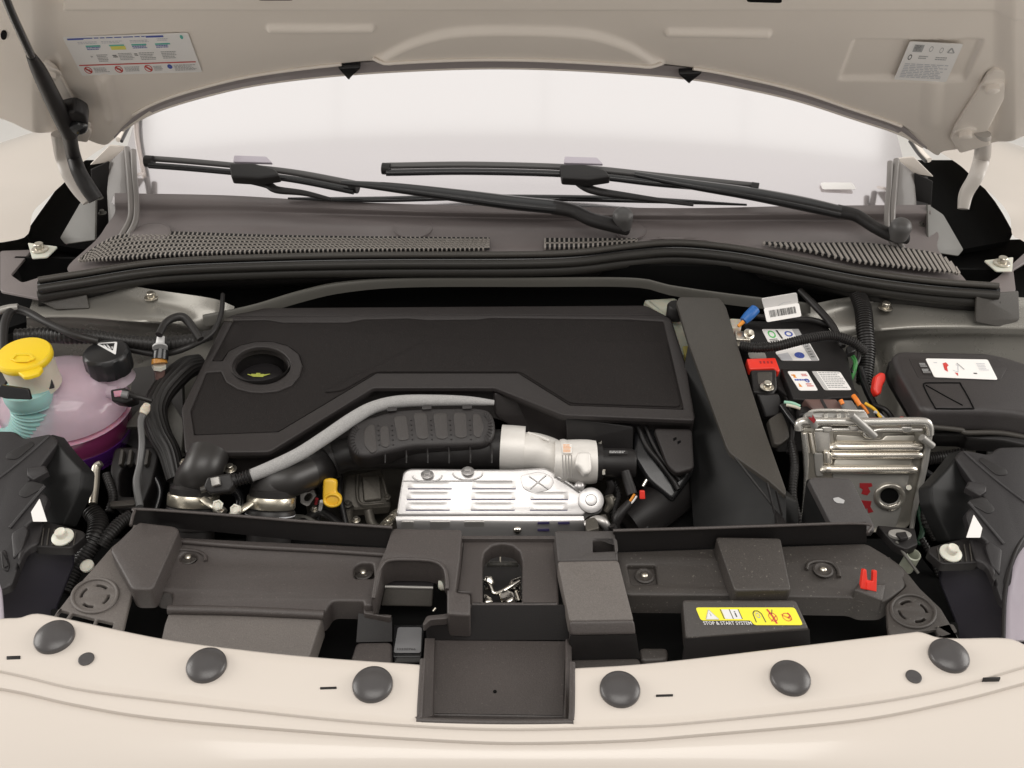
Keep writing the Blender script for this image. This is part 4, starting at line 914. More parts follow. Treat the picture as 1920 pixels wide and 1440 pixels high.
def louvre(x, y, w):
    u = [P(x, y+5, hs), P(x+w, y+5, hs)]
    vs, fs = [], []; n = 16
    for i in range(n+1):
        t = i/n; k = min(1, math.sin(math.pi*min(t, 1-t)*2*1.6/2) if min(t, 1-t) < .31 else 1); k = sst(0, .14, t)*sst(0, .14, 1-t)
        a = P(x+w*t, y+5, hs); b = P(x+w*t, y-9, hs); mid = (a*.55+b*.45)
        vs += [b + hs.n*.0002, mid + hs.n*(.0002+.0020*k), a + hs.n*(.0002+.0014*k), a+hs.n*.0001 - hs.v*0]
    for i in range(n):
        for j in range(3): fs.append((4*i+j, 4*i+j+1, 4*(i+1)+j+1, 4*(i+1)+j))
    mk('louvre', vs, fs, M['alu'], shield, ang=50, fixn=False)
    slab('louvre_slit', [(x+1, y+4.5), (x+w-1, y+4.5), (x+w-1, y+6.5), (x+1, y+6.5)], hs.up(.0006), .001, M['slit'], shield, bev=0, rr=0)
for r, y in enumerate((911, 931, 951)):
    louvre(764-2*r, y, 84); louvre(884-1*r, y, 84)
    if r: louvre(995-1*r, y, 72)
tube('shield_fold', [(756, 902, hs), (860, 902, hs), (960, 902, hs)], M['alu'], shield, r=1.5)
for x, y in ((801, 890), (877, 884)): bolt(x, y, hs.up(.002), 12, eng, 'alu', 'shield_bolt', hx=.6)
tube('bolt_dish_rim', [(x, y, hs.up(.0005)) for x, y in ell(801, 891, 28, 13, 20)[:11]], M['alu'], shield, r=1.5)
tube('bolt_dish_rim', [(x, y, hs.up(.0005)) for x, y in ell(877, 887, 28, 13, 20)[:11]], M['alu'], shield, r=1.5)
slab('embossed_pad', [(975, 892), (1010, 884), (1030, 890), (1040, 902), (1032, 918), (1000, 926), (980, 916)], hs.up(.0006), .0016, M['alu'], shield, bev=.001, rr=.005)
tube('embossed_cross', [(992, 893, hs.up(.0015)), (1028, 917, hs.up(.0015))], M['alu'], shield, r=1.3)
tube('embossed_cross', [(1024, 891, hs.up(.0015)), (994, 917, hs.up(.0015))], M['alu'], shield, r=1.3)
tube('embossed_line', [(1042, 892, hs.up(.002)), (1065, 906, hs.up(.002)), (1088, 922, hs.up(.002))], M['alu'], shield, r=3)
lathe('dome_nut', P(1086, 912, hs), hs.n, [(.007, -.004), (.007, .004), (.005, .007), (.002, .008)], M['alu'], eng, n=18)
lathe('shield_mount', P(1108, 938, hs.up(.002)), hs.n, [(.017, -.01), (.017, .001), (.014, .002), (.008, .0022), (.007, .004), (.004, .0045)], M['alu'], eng, n=24)
lathe('dome_screw', P(970, 993, .812), (0, -.8, .6), [(.006, 0), (.0058, .003), (.004, .006), (.0015, .007)], M['bright'], eng, n=18)
for (x, y, w_) in ((1008, 981, 22), (1046, 981, 22), (1008, 994, 22)):
    slab('stamped_mark', [(x, y-1.5), (x+w_, y-2), (x+w_, y+2), (x, y+2)], P3((x, 984, .822), (x+w_, 984, .822), (x, 1018, .790)).up(.002), .0008, M['slit'], eng, bev=0, rr=0)
tube('oil_pipe', [(1100, 985, .83, 9), (1120, 975, .84, 9), (1136, 985, .835, 9), (1142, 1010, .80, 9)], M['alu2'], eng)
slab('pipe_flange', [(1098, 972), (1118, 968), (1124, 990), (1100, 996)], .845, .012, M['engine'], eng, bev=.002)
# intake elbow, throttle body, motor
tube('intake_collar', [(940, 840, .865, 44), (960, 841, .865, 44), (984, 842, .865, 43)], M['cast'], eng, n=32, seg=3)
tube('intake_elbow', [(975, 846, .865, 36), (1005, 848, .862, 36), (1040, 860, .855, 34), (1062, 885, .84, 32), (1070, 915, .82, 30)], M['cast'], eng, n=28)
tube('throttle_body', [(1040, 864, .868, 38), (1072, 865, .868, 41), (1100, 866, .868, 42), (1117, 866, .868, 40)], M['cast'], eng, n=32, seg=4)
tube('body_flange', [(1050, 866, .868, 42), (1056, 866, .868, 43), (1062, 866, .868, 42)], M['cast'], eng, n=32, seg=3)
tube('casting_boss', [(962, 812, .893), (984, 811, .893)], M['cast'], eng, r=5, seg=2)
tube('casting_seam', [(990, 812, .889), (1010, 818, .889), (1030, 826, .889)], M['cast'], eng, r=3)
slab('body_pad', [(1082, 846), (1108, 846), (1110, 884), (1096, 892), (1088, 878), (1078, 872)], Pl(P(1095, 866, .905), (0, -.6, .8)), .02, M['cast'], eng, bev=.004, rr=.006)
sticker('etched_plate', [(1054, 832), (1072, 832), (1073, 850), (1055, 850)], Pl(P(1062, 840, .9025), (0, -.45, .9)), 'cast', [('lines', .08, .08, .95, .95, 6, 'inko')], eng, th=.001)
for k in range(4): tube('casting_rib', [(1055+k*5.5, 853, Pl(P(1060, 860, .903), (0, -.7, .7))), (1056+k*5.5, 896, Pl(P(1060, 890, .885), (0, -.9, .3)))], M['alu2'], eng, r=1.1)
tube('motor', [(1117, 868, .868, 36), (1128, 868, .868, 36), (1129, 868, .868, 28), (1184, 869, .868, 28), (1190, 869, .868, 25)], M['black'], eng, n=28, seg=1)
sticker('motor_print', [(1142, 845), (1178, 845), (1178, 851), (1142, 851)], Pl(P(1160, 848, .893), (0, -.4, .9)), 'black', [('lines', .02, .1, .98, .95, 2, 'inkg')], eng, th=.0008)
for x, y in ((1124, 832), (1131, 886)): bolt(x, y, .885, 6, eng, 'bright', axis=(1, -.3, .3), washer=False)
tube('intake_pipe', [(560, 892, .868, 36), (578, 882, .868, 36), (610, 866, .855, 34), (650, 852, .86, 32), (720, 846, .862, 34), (830, 846, .865, 36), (945, 842, .865, 38)], M['black'], eng, n=28)
tube('pipe_collar', [(612, 866, .857, 38), (620, 861, .858, 38), (628, 858, .859, 38)], M['black'], eng, n=28, seg=2)
for i in range(6): tube('pipe_rib', [(720+i*40, 830, .892), (722+i*40, 850, .893), (722+i*40, 868, .885)], M['black'], eng, r=1.6)
# finned damper on the pipe
bp = P3((660, 800, .915), (900, 780, .915), (780, 850, .895))
bean = [(662, 793), (690, 782), (740, 768), (800, 764), (895, 763), (918, 768), (928, 785), (929, 812), (920, 828), (905, 834), (860, 836), (770, 838), (720, 850), (690, 858), (668, 856), (652, 838), (650, 812)]
damper = slab('intake_damper', bean, bp, .035, M['cover2'], eng, bev=.007, rr=.012)
wins = [[(682, 806), (690, 796), (702, 795), (708, 845), (696, 851), (682, 834)],
        [(712, 800), (728, 796), (732, 834), (724, 840), (714, 836)],
        [(738, 780), (762, 778), (768, 822), (760, 826), (746, 826)], [(775, 774), (800, 773), (804, 820), (796, 824), (782, 822)],
        [(812, 774), (838, 773), (840, 820), (832, 824), (818, 822)], [(850, 773), (874, 773), (876, 818), (868, 822), (854, 820)], [(886, 774), (900, 776), (908, 800), (900, 822), (888, 818)]]
for wq in wins:
    slab('damper_window', wq, bp.up(.0012), .003, M['cover3'], damper, bev=.0014, rr=.005)
for i in range(6):
    for j in range(5): lathe('rivet_dot', P([709, 735, 771, 808, 844, 881][i]+j*.6, 788+(10 if i < 2 else 0)+j*9, bp), bp.n, [(.0013, 0), (.0008, .0009)], M['black'], damper, n=6)
for x, y in ((735, 765), (800, 762), (876, 761)): slab('damper_tab', [(x-9, y-2), (x+9, y-3), (x+9, y+5), (x-9, y+6)], bp.up(.002), .006, M['cover2'], damper, bev=.001, rr=.002)
for i, a in enumerate(range(-70, 80, 14)):
    for cx, sg in ((905, 1), (676, -1)):
        c, s = math.cos(R(a)), math.sin(R(a)); cy = 799 if sg > 0 else 824
        tube('edge_fin', [(cx+sg*11*c, cy+20*s, bp.up(.001)), (cx+sg*20*c, cy+30*s, bp.up(.001))], M['cover2'], damper, r=1.0, n=6, seg=2)
# front hoses with clamps
def hose_end(cx, cy, rpx, top, zz, txt):
    c = P(cx, cy, zz); s = mpp(c)*rpx; ax = (.06, .58, .80)
    lathe('hose_cuff', c, ax, [(s*.93, -.05), (s*.93, .022), (s*.80, .026)], M['hose'], eng, n=36)
    lathe('clamp_band', c, ax, [(s*1.0, -.001), (s*1.02, .0), (s*1.02, .013), (s*1.0, .014)], M['bright2'], eng, n=36)
    lathe('hose_collar', c, ax, [(s*1.02, -.030), (s*1.04, -.028), (s*1.04, -.006), (s*.98, -.003)], M['hose'], eng, n=36)
    lathe('white_ring', c, ax, [(s*1.045, -.0102), (s*1.045, -.0088)], M['inkl'], eng, n=36)
    for i in range(9):
        a = R(205+i*13); axv = Vector(ax).normalized(); u = axv.cross(Vector((0, 0, 1))).normalized(); v = u.cross(axv)
    return c
c1_ = hose_end(362, 946, 46, 0, .855, ''); c2_ = hose_end(508, 950, 44, 0, .855, '')
for (x, y, q) in ((322, 966, 0), (470, 972, 0)):
    sticker('cuff_print', [(x, y-6), (x+52, y-3), (x+54, y+4), (x+2, y+1)], Pl(P(x+25, y, .862), (0, -.8, .5)), 'hose', [('lines', .02, .1, .98, .9, 2, 'inkl')], eng, th=.0006)
AXH = Vector((.06, .58, .80)).normalized()
tube3('charge_hose', [c1_, c1_+AXH*.03, P(380, 880, .898), P(392, 850, .905)], [.026, .026, .026, .026], M['hosesat'], eng, n=28)
tube3('charge_hose', [c2_, c2_+AXH*.028, P(535, 900, .880), P(575, 884, .872)], [.026, .026, .025, .025], M['hosesat'], eng, n=28)
for (x, y, s) in ((406, 952, 1), (446, 960, -1)):
    tube('clamp_screw', [(x, y, .877, 10), (x+14*s, y+10, .874, 9)] , M['steel'], eng, seg=3)
    lathe('clamp_screw_head', P(x+2*s, y-4, .885), (.3*s, -.6, .8), [(.007, 0), (.007, .005), (.005, .006), (.004, .0045)], M['offw'], eng, n=6)
    tube('clamp_tail', [(x-26*s, y-18, .884, 7), (x-12*s, y-8, .882, 8), (x, y, .879, 7)], M['bright2'], eng, flat=.4)
bolt(432, 880, .88, 12, eng, 'steel')
# engine cover ----------------------------------------------------------
cv = P3((347, 849, .905), (1303, 788, .905), (820, 575, .935))
covo = [(449, 578), (1210, 573), (1258, 597), (1288, 690), (1303, 788), (1056, 778), (928, 727), (699, 727), (505, 847), (347, 849), (340, 767), (421, 600)]
cover = slab('engine_cover', covo, cv, .010, M['cover'], eng, bev=.003, rr=.006, drop=True, holes=[ell(490, 685, 50, 32, 36)], hrr=0)
ring_o = ell(490, 686, 73, 46, 40)
padA = [(437, 600), (500, 599), (530, 604), (650, 604), (682, 598), (765, 596), (800, 599), (895, 598), (920, 595), (1180, 598), (1244, 602), (1262, 680), (1282, 767), (1068, 759), (972, 699), (706, 699), (522, 809), (364, 815), (357, 770), (386, 698), (414, 696), (424, 716), (446, 729), (470, 735), (492, 736), (520, 733), (546, 722), (562, 703), (567, 684), (560, 663), (540, 648), (512, 640), (480, 640), (452, 646), (428, 658), (417, 676), (397, 676)]
# raised rim = outer ring minus pads
slab('cover_rim', covo, cv.up(.0055), .006, M['cover'], cover, bev=.0022, rr=.005, drop=True, holes=[padA, ell(490, 685, 54, 35, 40)], hrr=.0015)
slab('cover_skirt', covo, cv.up(-.010), .055, M['cover'], cover, bev=0, rr=.006, drop=True, holes=[ell(490, 685, 50, 32, 36)], hrr=0)
slab('foam_pad', [(x, y) for x, y in padA], cv.up(.003), .004, M['foam'], cover, bev=.0012, rr=.004)
slab('foam_step', [(604, 735), (806, 634), (1000, 633), (1250, 641), (1262, 690), (1277, 762), (1070, 755), (976, 696), (703, 696), (640, 732)], cv.up(.0056), .004, M['foam'], cover, bev=.0018, rr=.008)
slab('cover_back_band', [(452, 578), (1208, 574), (1240, 590), (440, 592)], cv.up(.0066), .003, M['cover'], cover, bev=.001, rr=.002)
slab('cover_clip', [(421, 596), (437, 597), (436, 602), (419, 601)], cv.up(.0075), .004, M['duct'], cover, bev=.0008, rr=.001)
# oil well
wc = P(490, 685, cv); s = mpp(wc)
lathe('oil_well', wc, (0, 0, 1), [(.036, -.055), (.041, -.052), (.043, .004)], M['black'], cover, n=40, top=False)
ws_ = cover
oc = P(487, 704, wc.z-.024)
lathe('oil_filler_cap', oc+Vector((0, .004, -.0126)), (0, 0, 1), [(.033, -.02), (.033, .004), (.031, .009), (.026, .0115), (.012, .0120)], M['lamp'], cover, n=36)
ocp = Pl(oc, (0, 0, 1))
def wpt(dx, dy): return oc + ocp.u*dx + ocp.v*dy
def flatmesh(name, polys, m, parent, h=.0005):
    vs, fs = [], []
    for pg in polys: b = len(vs); vs += [wpt(*p)+ocp.n*h for p in pg]; fs.append(tuple(range(b, len(vs))))
    return mk(name, vs, fs, m, parent, fixn=False)
flatmesh('oil_can_symbol', [[(-.013, .003), (.006, .003), (.006, -.004), (-.008, -.004), (-.013, -.001)], [(.006, .002), (.014, .004), (.015, .003), (.006, -.002)], [(-.006, .003), (0, .003), (0, .0055), (-.006, .0055)], [(-.018, .003), (-.013, .001), (-.013, -.001), (-.018, .001)]], M['olive'], cover)
# airbox wall and filter housing at the right of the cover
air = T('air_filter_box', 'black air filter box below the right corner of the engine cover', 'air filter box', P(1180, 850, .80))
slab('box_front', [(1060, 782), (1188, 800), (1186, 880), (1064, 836)], Pl(P(1120, 830, .87), (0, -.9, .35)), .02, M['black'], air, bev=.002)
slab('box_side', [(928, 736), (1058, 782), (1062, 832), (960, 800), (930, 780)], Pl(P(1000, 780, .87), (.3, -.9, .35)), .01, M['cover'], air, bev=.002)
slab('housing', [(1190, 796), (1298, 800), (1304, 880), (1262, 940), (1214, 900), (1188, 860)], P3((1190, 796, .88), (1298, 800, .88), (1262, 940, .83)), .06, M['blackg'], air, bev=.006, rr=.008)
slab('housing_face', [(1226, 802), (1298, 804), (1302, 878), (1268, 888), (1252, 872), (1240, 838)], P3((1226, 802, .892), (1298, 804, .892), (1268, 888, .868)), .01, M['cover'], air, bev=.003, rr=.006)
for i, (x, y) in enumerate(((1262, 822), (1270, 828))): slab('moulded_mark', [(x, y), (x+6, y-3), (x+7, y+1), (x+1, y+5)], P3((1226, 802, .8925), (1298, 804, .8925), (1268, 888, .8685)), .001, M['deep'], air, bev=0, rr=0)
HSP = P3((1190, 796, .884), (1298, 800, .884), (1262, 940, .834))
tube('housing_seam', [(1196, 800, HSP), (1214, 838, HSP), (1236, 866, HSP), (1262, 900, HSP), (1272, 918, HSP)], M['black'], air, r=5)
tube('housing_seam', [(1210, 800, HSP), (1228, 838, HSP), (1248, 870, HSP), (1275, 900, HSP)], M['black'], air, r=4)
tube('lower_duct', [(1290, 900, .80, 44), (1230, 950, .80, 42), (1180, 985, .79, 38)], M['black'], air, n=24)
slab('lower_shell', [(1220, 900), (1345, 880), (1350, 1000), (1150, 1002), (1180, 950)], .775, .05, M['deep'], air, bev=.004)
# sensor plug with red latch
sp = T('sensor_plug', 'small black sensor plug with red latch and bare coloured wires below the motor', 'plug', P(1190, 930, .85))
tube('plug_body', [(1172, 884, .876, 9), (1180, 910, .866, 10), (1186, 928, .86, 10)], M['black'], sp)
slab('red_latch', [(1200, 920), (1209, 920), (1210, 936), (1200, 936)], Pl(P(1205, 928, .868), (0, -.8, .6)), .006, M['red'], sp, bev=.001, rr=.001)
tube('wire', [(1190, 926, .864), (1184, 936, .858), (1178, 944, .852)], M['inko'], sp, r=2.5)
tube('wire', [(1194, 930, .864), (1188, 939, .858), (1182, 946, .852)], M['white'], sp, r=1.8)
tube('lead', [(1182, 942, .852, 8), (1160, 968, .84, 9), (1150, 1000, .82, 8)], M['black'], sp)
for i, (x, y, z) in enumerate(((1142, 900, .85), (1140, 930, .84), (1130, 968, .84), (1148, 985, .84))):
    tube('pipe_union', [(x, y, z, 7), (x+4, y+14, z-.01, 8), (x-4, y+28, z-.02, 6)], M[('black', 'steel', 'engine', 'black')[i]], eng)
# grey braided hose
gh = T('braided_hose', 'light grey braided hose curving along the front edge of the engine cover', 'hose', P(600, 830, .9))
tube('hose', [(470, 892, .905, 12), (510, 876, .908, 13), (560, 852, .912, 13), (610, 820, .916, 13), (660, 786, .92, 13), (700, 764, .922, 12), (750, 753, .922, 12), (820, 751, .922, 11), (880, 752, .92, 9), (926, 755, .915, 5)], M['braid'], gh, n=18)
tube('hose_joint', [(440, 902, .902, 11), (456, 897, .903, 12), (472, 892, .905, 13)], M['black'], gh, corr=.004, amp=.10)
tube('quick_connector', [(392, 908, .90, 12), (420, 904, .901, 14), (444, 900, .902, 13)], M['black'], gh, seg=3)
slab('connector_button', [(394, 896), (410, 893), (412, 908), (397, 912)], Pl(P(402, 902, .915), (0, -.6, .8)), .006, M['ecu2'], gh, bev=.001, rr=.001)
slab('connector_body', [(388, 894), (432, 886), (438, 908), (430, 922), (392, 926), (380, 914)], Pl(P(410, 904, .908), (0, -.6, .8)), .016, M['black'], gh, bev=.003, rr=.003)
tube('spigot', [(376, 919, .90), (394, 914, .90)], M['duct'], gh, r=6)
# dipstick
dp = T('dipstick_handle', 'bright yellow hooked dipstick handle standing in front of the engine', 'dipstick', P(621, 950, .80))
pp = Pl(P(620, 925, .85), (0, -.75, .65))
slab('finger_loop', [(605, 902), (608, 898), (618, 896), (629, 899), (631, 906), (629, 922), (638, 928), (640, 938), (634, 948), (622, 951), (608, 948), (604, 935)], pp, .010, M['dip'], dp, bev=.0035, rr=.006)
tube('grip_rim', [(x, y, pp.up(.001)) for x, y in ell(623, 938, 15, 11, 20)+ell(623, 938, 15, 11, 20)[:1]], M['dip'], dp, r=3, seg=2)
slab('loop_web', [(622, 926), (634, 928), (637, 938), (628, 946), (618, 942)], pp.up(-.002), .012, M['dip2'], dp, bev=.002, rr=.004)

tube('tube_end', [(603, 940, .83), (600, 955, .81)], M['white'], dp, r=3.5)
tube('red_band', [(594, 935, .83), (592, 945, .82)], M['inkm'], dp, r=3)
# ================================================================== BIG AIR DUCT on the right of the cover
du = T('air_intake_duct', 'long slanting grey-black air duct panel between engine cover and battery', 'air duct', P(1360, 780, .80))
dpl = P3((1275, 560, .965), (1360, 558, .965), (1440, 900, .905))
slab('duct_top', [(1268, 566), (1274, 556), (1350, 558), (1362, 576), (1400, 700), (1432, 800), (1474, 918), (1474, 930), (1440, 900), (1370, 850), (1362, 836), (1290, 640)], dpl, .006, M['duct'], du, bev=.0015, rr=.004, drop=True)
slab('duct_side', [(1290, 644), (1362, 838), (1372, 852), (1440, 902), (1474, 930), (1474, 990), (1300, 990), (1290, 860), (1280, 700)], P3((1290, 644, .945), (1474, 930, .893), (1300, 985, .80)), .03, M['blackg2'], du, bev=.001)
for a, b in (((1378, 858), (1456, 958)), ((1438, 905), (1452, 962)), ((1455, 920), (1466, 966))):
    tube('duct_fin', [(a[0], a[1], .925), (b[0], b[1], .895)], M['black'], du, r=2.2)
slab('duct_foot', [(1452, 955), (1472, 955), (1474, 985), (1458, 985)], .875, .02, M['black'], du, bev=.001)
bolt(1340, 965, .80, 5, du, 'red', washer=False)
# brake fluid reservoir glimpsed behind
br = T('fluid_reservoir', 'translucent off-white fluid reservoir half hidden behind the slanting duct', 'reservoir', P(1250, 600, .88))
slab('reservoir_body', [(1205, 560), (1270, 556), (1300, 660), (1276, 668), (1252, 600)], P3((1205, 560, .93), (1270, 556, .93), (1276, 668, .90)), .05, M['resv'], br, bev=.006, rr=.008)
lathe('reservoir_cap', P(1268, 574, .945), (0, 0, 1), [(.014, -.02), (.014, 0), (.012, .003)], M['black'], br, n=24)
slab('fluid_line', [(1278, 648), (1300, 645), (1306, 662), (1284, 668)], P3((1205, 560, .931), (1270, 556, .931), (1276, 668, .901)), .03, M['inky2'], br, bev=.003)

# smaller pipes and cables in the dark gaps round the engine
def gp(pts, m='black', r=5, n='small_pipe', **k): return tube(n, pts, M[m], eng, r=r, **k)
gp([(560, 985, .80), (600, 960, .79), (640, 985, .78)], 'hose', 8)
gp([(585, 905, .80), (600, 935, .80), (596, 975, .78)], 'blackg', 5)
gp([(640, 880, .81), (636, 920, .80), (650, 990, .77)], 'hose', 6)
gp([(545, 968, .80), (575, 972, .80), (610, 992, .79)], 'bar', 5)
gp([(690, 956, .785), (700, 985, .77), (730, 1000, .76)], 'engine', 9)
gp([(1150, 905, .83), (1158, 930, .82), (1150, 960, .81), (1160, 1000, .79)], 'hose', 7, corr=.004, amp=.1)
gp([(1200, 950, .82), (1215, 965, .81), (1212, 995, .80)], 'blackg', 5)
gp([(415, 870, .86), (425, 905, .84), (450, 935, .82), (440, 985, .80)], 'blackg', 9)
gp([(330, 880, .83), (326, 920, .82), (316, 975, .80)], 'hose', 9, corr=.004, amp=.1)
gp([(345, 870, .84), (350, 900, .83)], 'steel', 6)
gp([(282, 880, .84), (300, 920, .82), (290, 965, .80)], 'blackg', 6)
for x, y, z in ((345, 868, .86), (335, 905, .85), (436, 964, .85), (590, 955, .80), (668, 975, .79), (700, 990, .79), (1146, 935, .83)): bolt(x, y, z, 8, eng, 'steel')
gp([(1205, 912, .855), (1212, 900, .86)], 'bright', 4, 'clip')
gp([(1290, 600, .93), (1300, 640, .92), (1296, 700, .90)], 'hose', 6, 'cable')
# ================================================================== LEFT SIDE
tk = T('coolant_tank', 'milky pink expansion tank with purple coolant and a black screw cap', 'coolant tank', P(125, 850, .74))
tc = P(128, 775, .875); sx, sy, sz = mpp(tc)*122, mpp(tc)*95, .066
def ellipsoid(name, c, a, b, ct, cb, z0, z1, m, parent, n=48, k=14):
    vs, fs = [], []
    for i in range(k+1):
        t = z0+(z1-z0)*i/k; cz = ct if t >= 0 else cb; r = math.sqrt(max(0, 1-t*t))
        r = r**.8
        for j in range(n):
            g = 2*math.pi*j/n; vs.append(c+Vector((a*r*math.cos(g), b*r*math.sin(g), cz*t)))
    for i in range(k):
        for j in range(n): fs.append((i*n+j, i*n+(j+1) % n, (i+1)*n+(j+1) % n, (i+1)*n+j))
    fs.append(tuple(range(n))); fs.append(tuple(k*n+j for j in range(n)))
    return mk(name, vs, fs, m, parent, ang=60)
tc = P(124, 764, .884)
ellipsoid('upper_shell', tc, .087, .082, .064, .07, .04, .995, M['tank'], tk)
ellipsoid('seam_flange', tc-Vector((0, 0, .004)), .0893, .0845, .005, .006, -1, 1, M['seam'], tk, k=6)
ellipsoid('coolant_band', tc-Vector((0, 0, .004)), .086, .081, .03, .085, -.45, -.02, M['magenta'], tk)
ellipsoid('lower_shell', tc-Vector((0, 0, .006)), .0855, .0805, .03, .10, -.98, -.34, M['purple'], tk)
for pts in ([(95, 735), (120, 738), (150, 752), (180, 770)], [(60, 712), (95, 716), (130, 735), (138, 752)], [(150, 730), (185, 738), (215, 742)]):
    vv = []
    for x, y in pts:
        d = ray(x, y); o = CAM-tc; # hit upper shell ellipsoid
        A = Vector((d.x/.084, d.y/.080, d.z/.062)); B = Vector((o.x/.084, o.y/.080, o.z/.062))
        aa, bb, cc = A.dot(A), 2*A.dot(B), B.dot(B)-1; dis = bb*bb-4*aa*cc
        t = (-bb-math.sqrt(max(dis, 0)))/(2*aa); vv.append(CAM+d*t)
    tube3('moulded_rib', vv, .0018, M['tank'], tk)
cc = P(200, 666, .958)
lathe('filler_neck', cc-Vector((0, 0, .03)), (0, 0, 1), [(.03, -.01), (.024, .004), (.024, .02)], M['tank'], tk, n=32)
capprof = lambda k: 1 + (.035 if (k*12) % 1 < .5 else -.03)
vs, fs = [], []
n = 72
pr = [(.0305, -.024), (.0315, -.020), (.0315, .000), (.0305, .0045), (.0275, .0075), (.020, .0088), (.004, .009)]
for (r, h) in pr:
    for k in range(n):
        g = 2*math.pi*k/n; wv = (sst(.2, .6, math.cos(g*8)) if h < .002 else 0); rr = r*(1-.035*wv); vs.append(cc+Vector((rr*math.cos(g), rr*math.sin(g), h)))
for i in range(len(pr)-1):
    for k in range(n): fs.append((i*n+k, i*n+(k+1) % n, (i+1)*n+(k+1) % n, (i+1)*n+k))
fs += [tuple(range(n)), tuple((len(pr)-1)*n+k for k in range(n))]
mk('screw_cap', vs, fs, M['blackg3'], tk, ang=35)
cp = Z(cc.z+.0096)
sticker('warning_triangle', [(178, 640), (220, 640), (220, 668), (178, 668)], cp, 'inkw', [('p', [(.20, .18), (.88, .12), (.80, .62)], 'blackg3'), ('l', [(.38, .25), (.55, .5)], .07, 'inkw'), ('l', [(.55, .22), (.68, .55)], .07, 'inkw'), ('l', [(.70, .2), (.78, .5)], .06, 'inkw')], tk, clip=[(0, .12), (1, .02), (.93, .9)], th=.0003)
tube('level_sensor_port', [(205, 735, .925, 12), (222, 738, .925, 13)], M['tank'], tk, seg=2)
sv = T('tank_sensor_plug', 'black plug pushed onto the right side of the coolant tank, with lead', 'plug', P(235, 742, .92))
slab('plug_shell', [(206, 730), (232, 726), (248, 734), (250, 750), (232, 756), (208, 752)], P3((206, 730, .945), (248, 734, .945), (232, 756, .935)), .02, M['black'], sv, bev=.003, rr=.003)
slab('plug_latch', [(212, 733), (228, 731), (229, 742), (214, 744)], P3((206, 730, .947), (248, 734, .947), (232, 756, .937)), .004, M['seam'], sv, bev=.001, rr=.001)
tube('lead', [(245, 742, .94, 6), (262, 745, .94, 5), (285, 752, .935, 4)], M['hose'], sv)
tube('lead_sleeve', [(228, 739, .948, 7), (240, 741, .946, 7)], M['grey'], sv, seg=2)
# washer filler
wf = T('washer_filler', 'washer filler neck with yellow lid and aqua bellows in front of the tank', 'washer filler', P(30, 830, .90))
c = P(46, 668, 1.00)
lid = lathe('lid', c, (0, -.06, 1), [(.0335, -.006), (.035, -.004), (.035, .003), (.033, .0055), (.024, .007), (.004, .008)], M['yellow'], wf, n=44)
slab('lid_tab', [(28, 694), (78, 686), (80, 690), (72, 700), (52, 706), (44, 706), (34, 698)], 1.0, .005, M['yellow'], wf, bev=.0015, rr=.002)
slab('lid_hinge', [(4, 654), (12, 648), (34, 648), (38, 656)], 1.006, .006, M['yellow'], wf, bev=.0015, rr=.002)
slab('windscreen_symbol', [(18, 672), (28, 662), (58, 662), (66, 672), (50, 678), (30, 678)], 1.0085, .001, M['yellow'], wf, bev=.0004, rr=.002, holes=[[(24, 672), (31, 665), (54, 665), (60, 671), (48, 675), (32, 675)]], hrr=0)
lathe('neck', c, (-.02, -.1, 1), [(.0315, -.050), (.0315, -.03), (.0325, -.02), (.0325, -.004)], M['nylon'], wf, n=36)
tube('bellows_cuff', [(50, 728, .957, 43), (54, 742, .945, 43), (58, 756, .933, 38), (60, 764, .927, 37)], M['cyan'], wf, n=32, seg=4)
tube('bellows', [(60, 762, .928, 37), (61, 778, .914, 36), (58, 796, .897, 36), (48, 814, .878, 37), (30, 832, .858, 38), (6, 852, .838, 38)], M['cyan'], wf, n=36, corr=.0056, amp=.035, seg=14)
slab('neck_clip', [(0, 722), (52, 730), (58, 750), (10, 748), (-6, 742)], Pl(P(25, 738, .985), (0, -.9, .4)), .005, M['blackg'], wf, bev=.001, rr=.002)
slab('neck_clip', [(88, 712), (96, 708), (102, 728), (92, 730)], Pl(P(95, 718, .965), (.3, -.9, .4)), .006, M['blackg'], wf, bev=.001, rr=.001)
# harness and pipes, left
def wire(name, label, pts, m='hose', r=None, cat='cable', **k):
    o = tube(name, pts, M[m], None, r=r, **k); return setp(o, label, cat)
wire('wiring_loom', 'thick black taped wiring loom lying behind the coolant tank', [(30, 630, .965, 13), (80, 628, .965, 14), (130, 630, .965, 15), (180, 632, .96, 13), (240, 640, .955, 12), (300, 645, .95, 14), (350, 640, .948, 13), (395, 628, .945, 10)], corr=.006, amp=.05)
wire('cable', 'thin black cable arching from the left wing across to the loom', [(6, 660, .985, 8), (8, 610, .99, 8), (22, 582, .992, 8), (48, 584, .99, 8), (90, 606, .985, 7), (140, 628, .978, 8), (185, 640, .97, 7)])
wire('grey_tube', 'pale grey tube end at the far left edge of the bay', [(-30, 600, .99), (-4, 584, .995), (16, 578, .995), (34, 576, .995)], 'ecu2', 7, 'tube')
wire('cable', 'black cable dropping from the scuttle beside the engine cover corner', [(418, 552, .96, 4), (414, 590, .955, 5), (396, 625, .95, 5), (350, 652, .945, 6), (300, 664, .94, 6), (240, 655, .945, 6)])
wire('cable', 'short black cable looping down into the white-wired connector', [(298, 628, .985, 7), (312, 604, .99, 7), (336, 594, .99, 8), (352, 602, .985, 8), (376, 636, .97, 7)])
hv = T('coolant_hose', 'ribbed black hose curving down beside the left edge of the engine cover', 'hose', P(300, 780, .80))
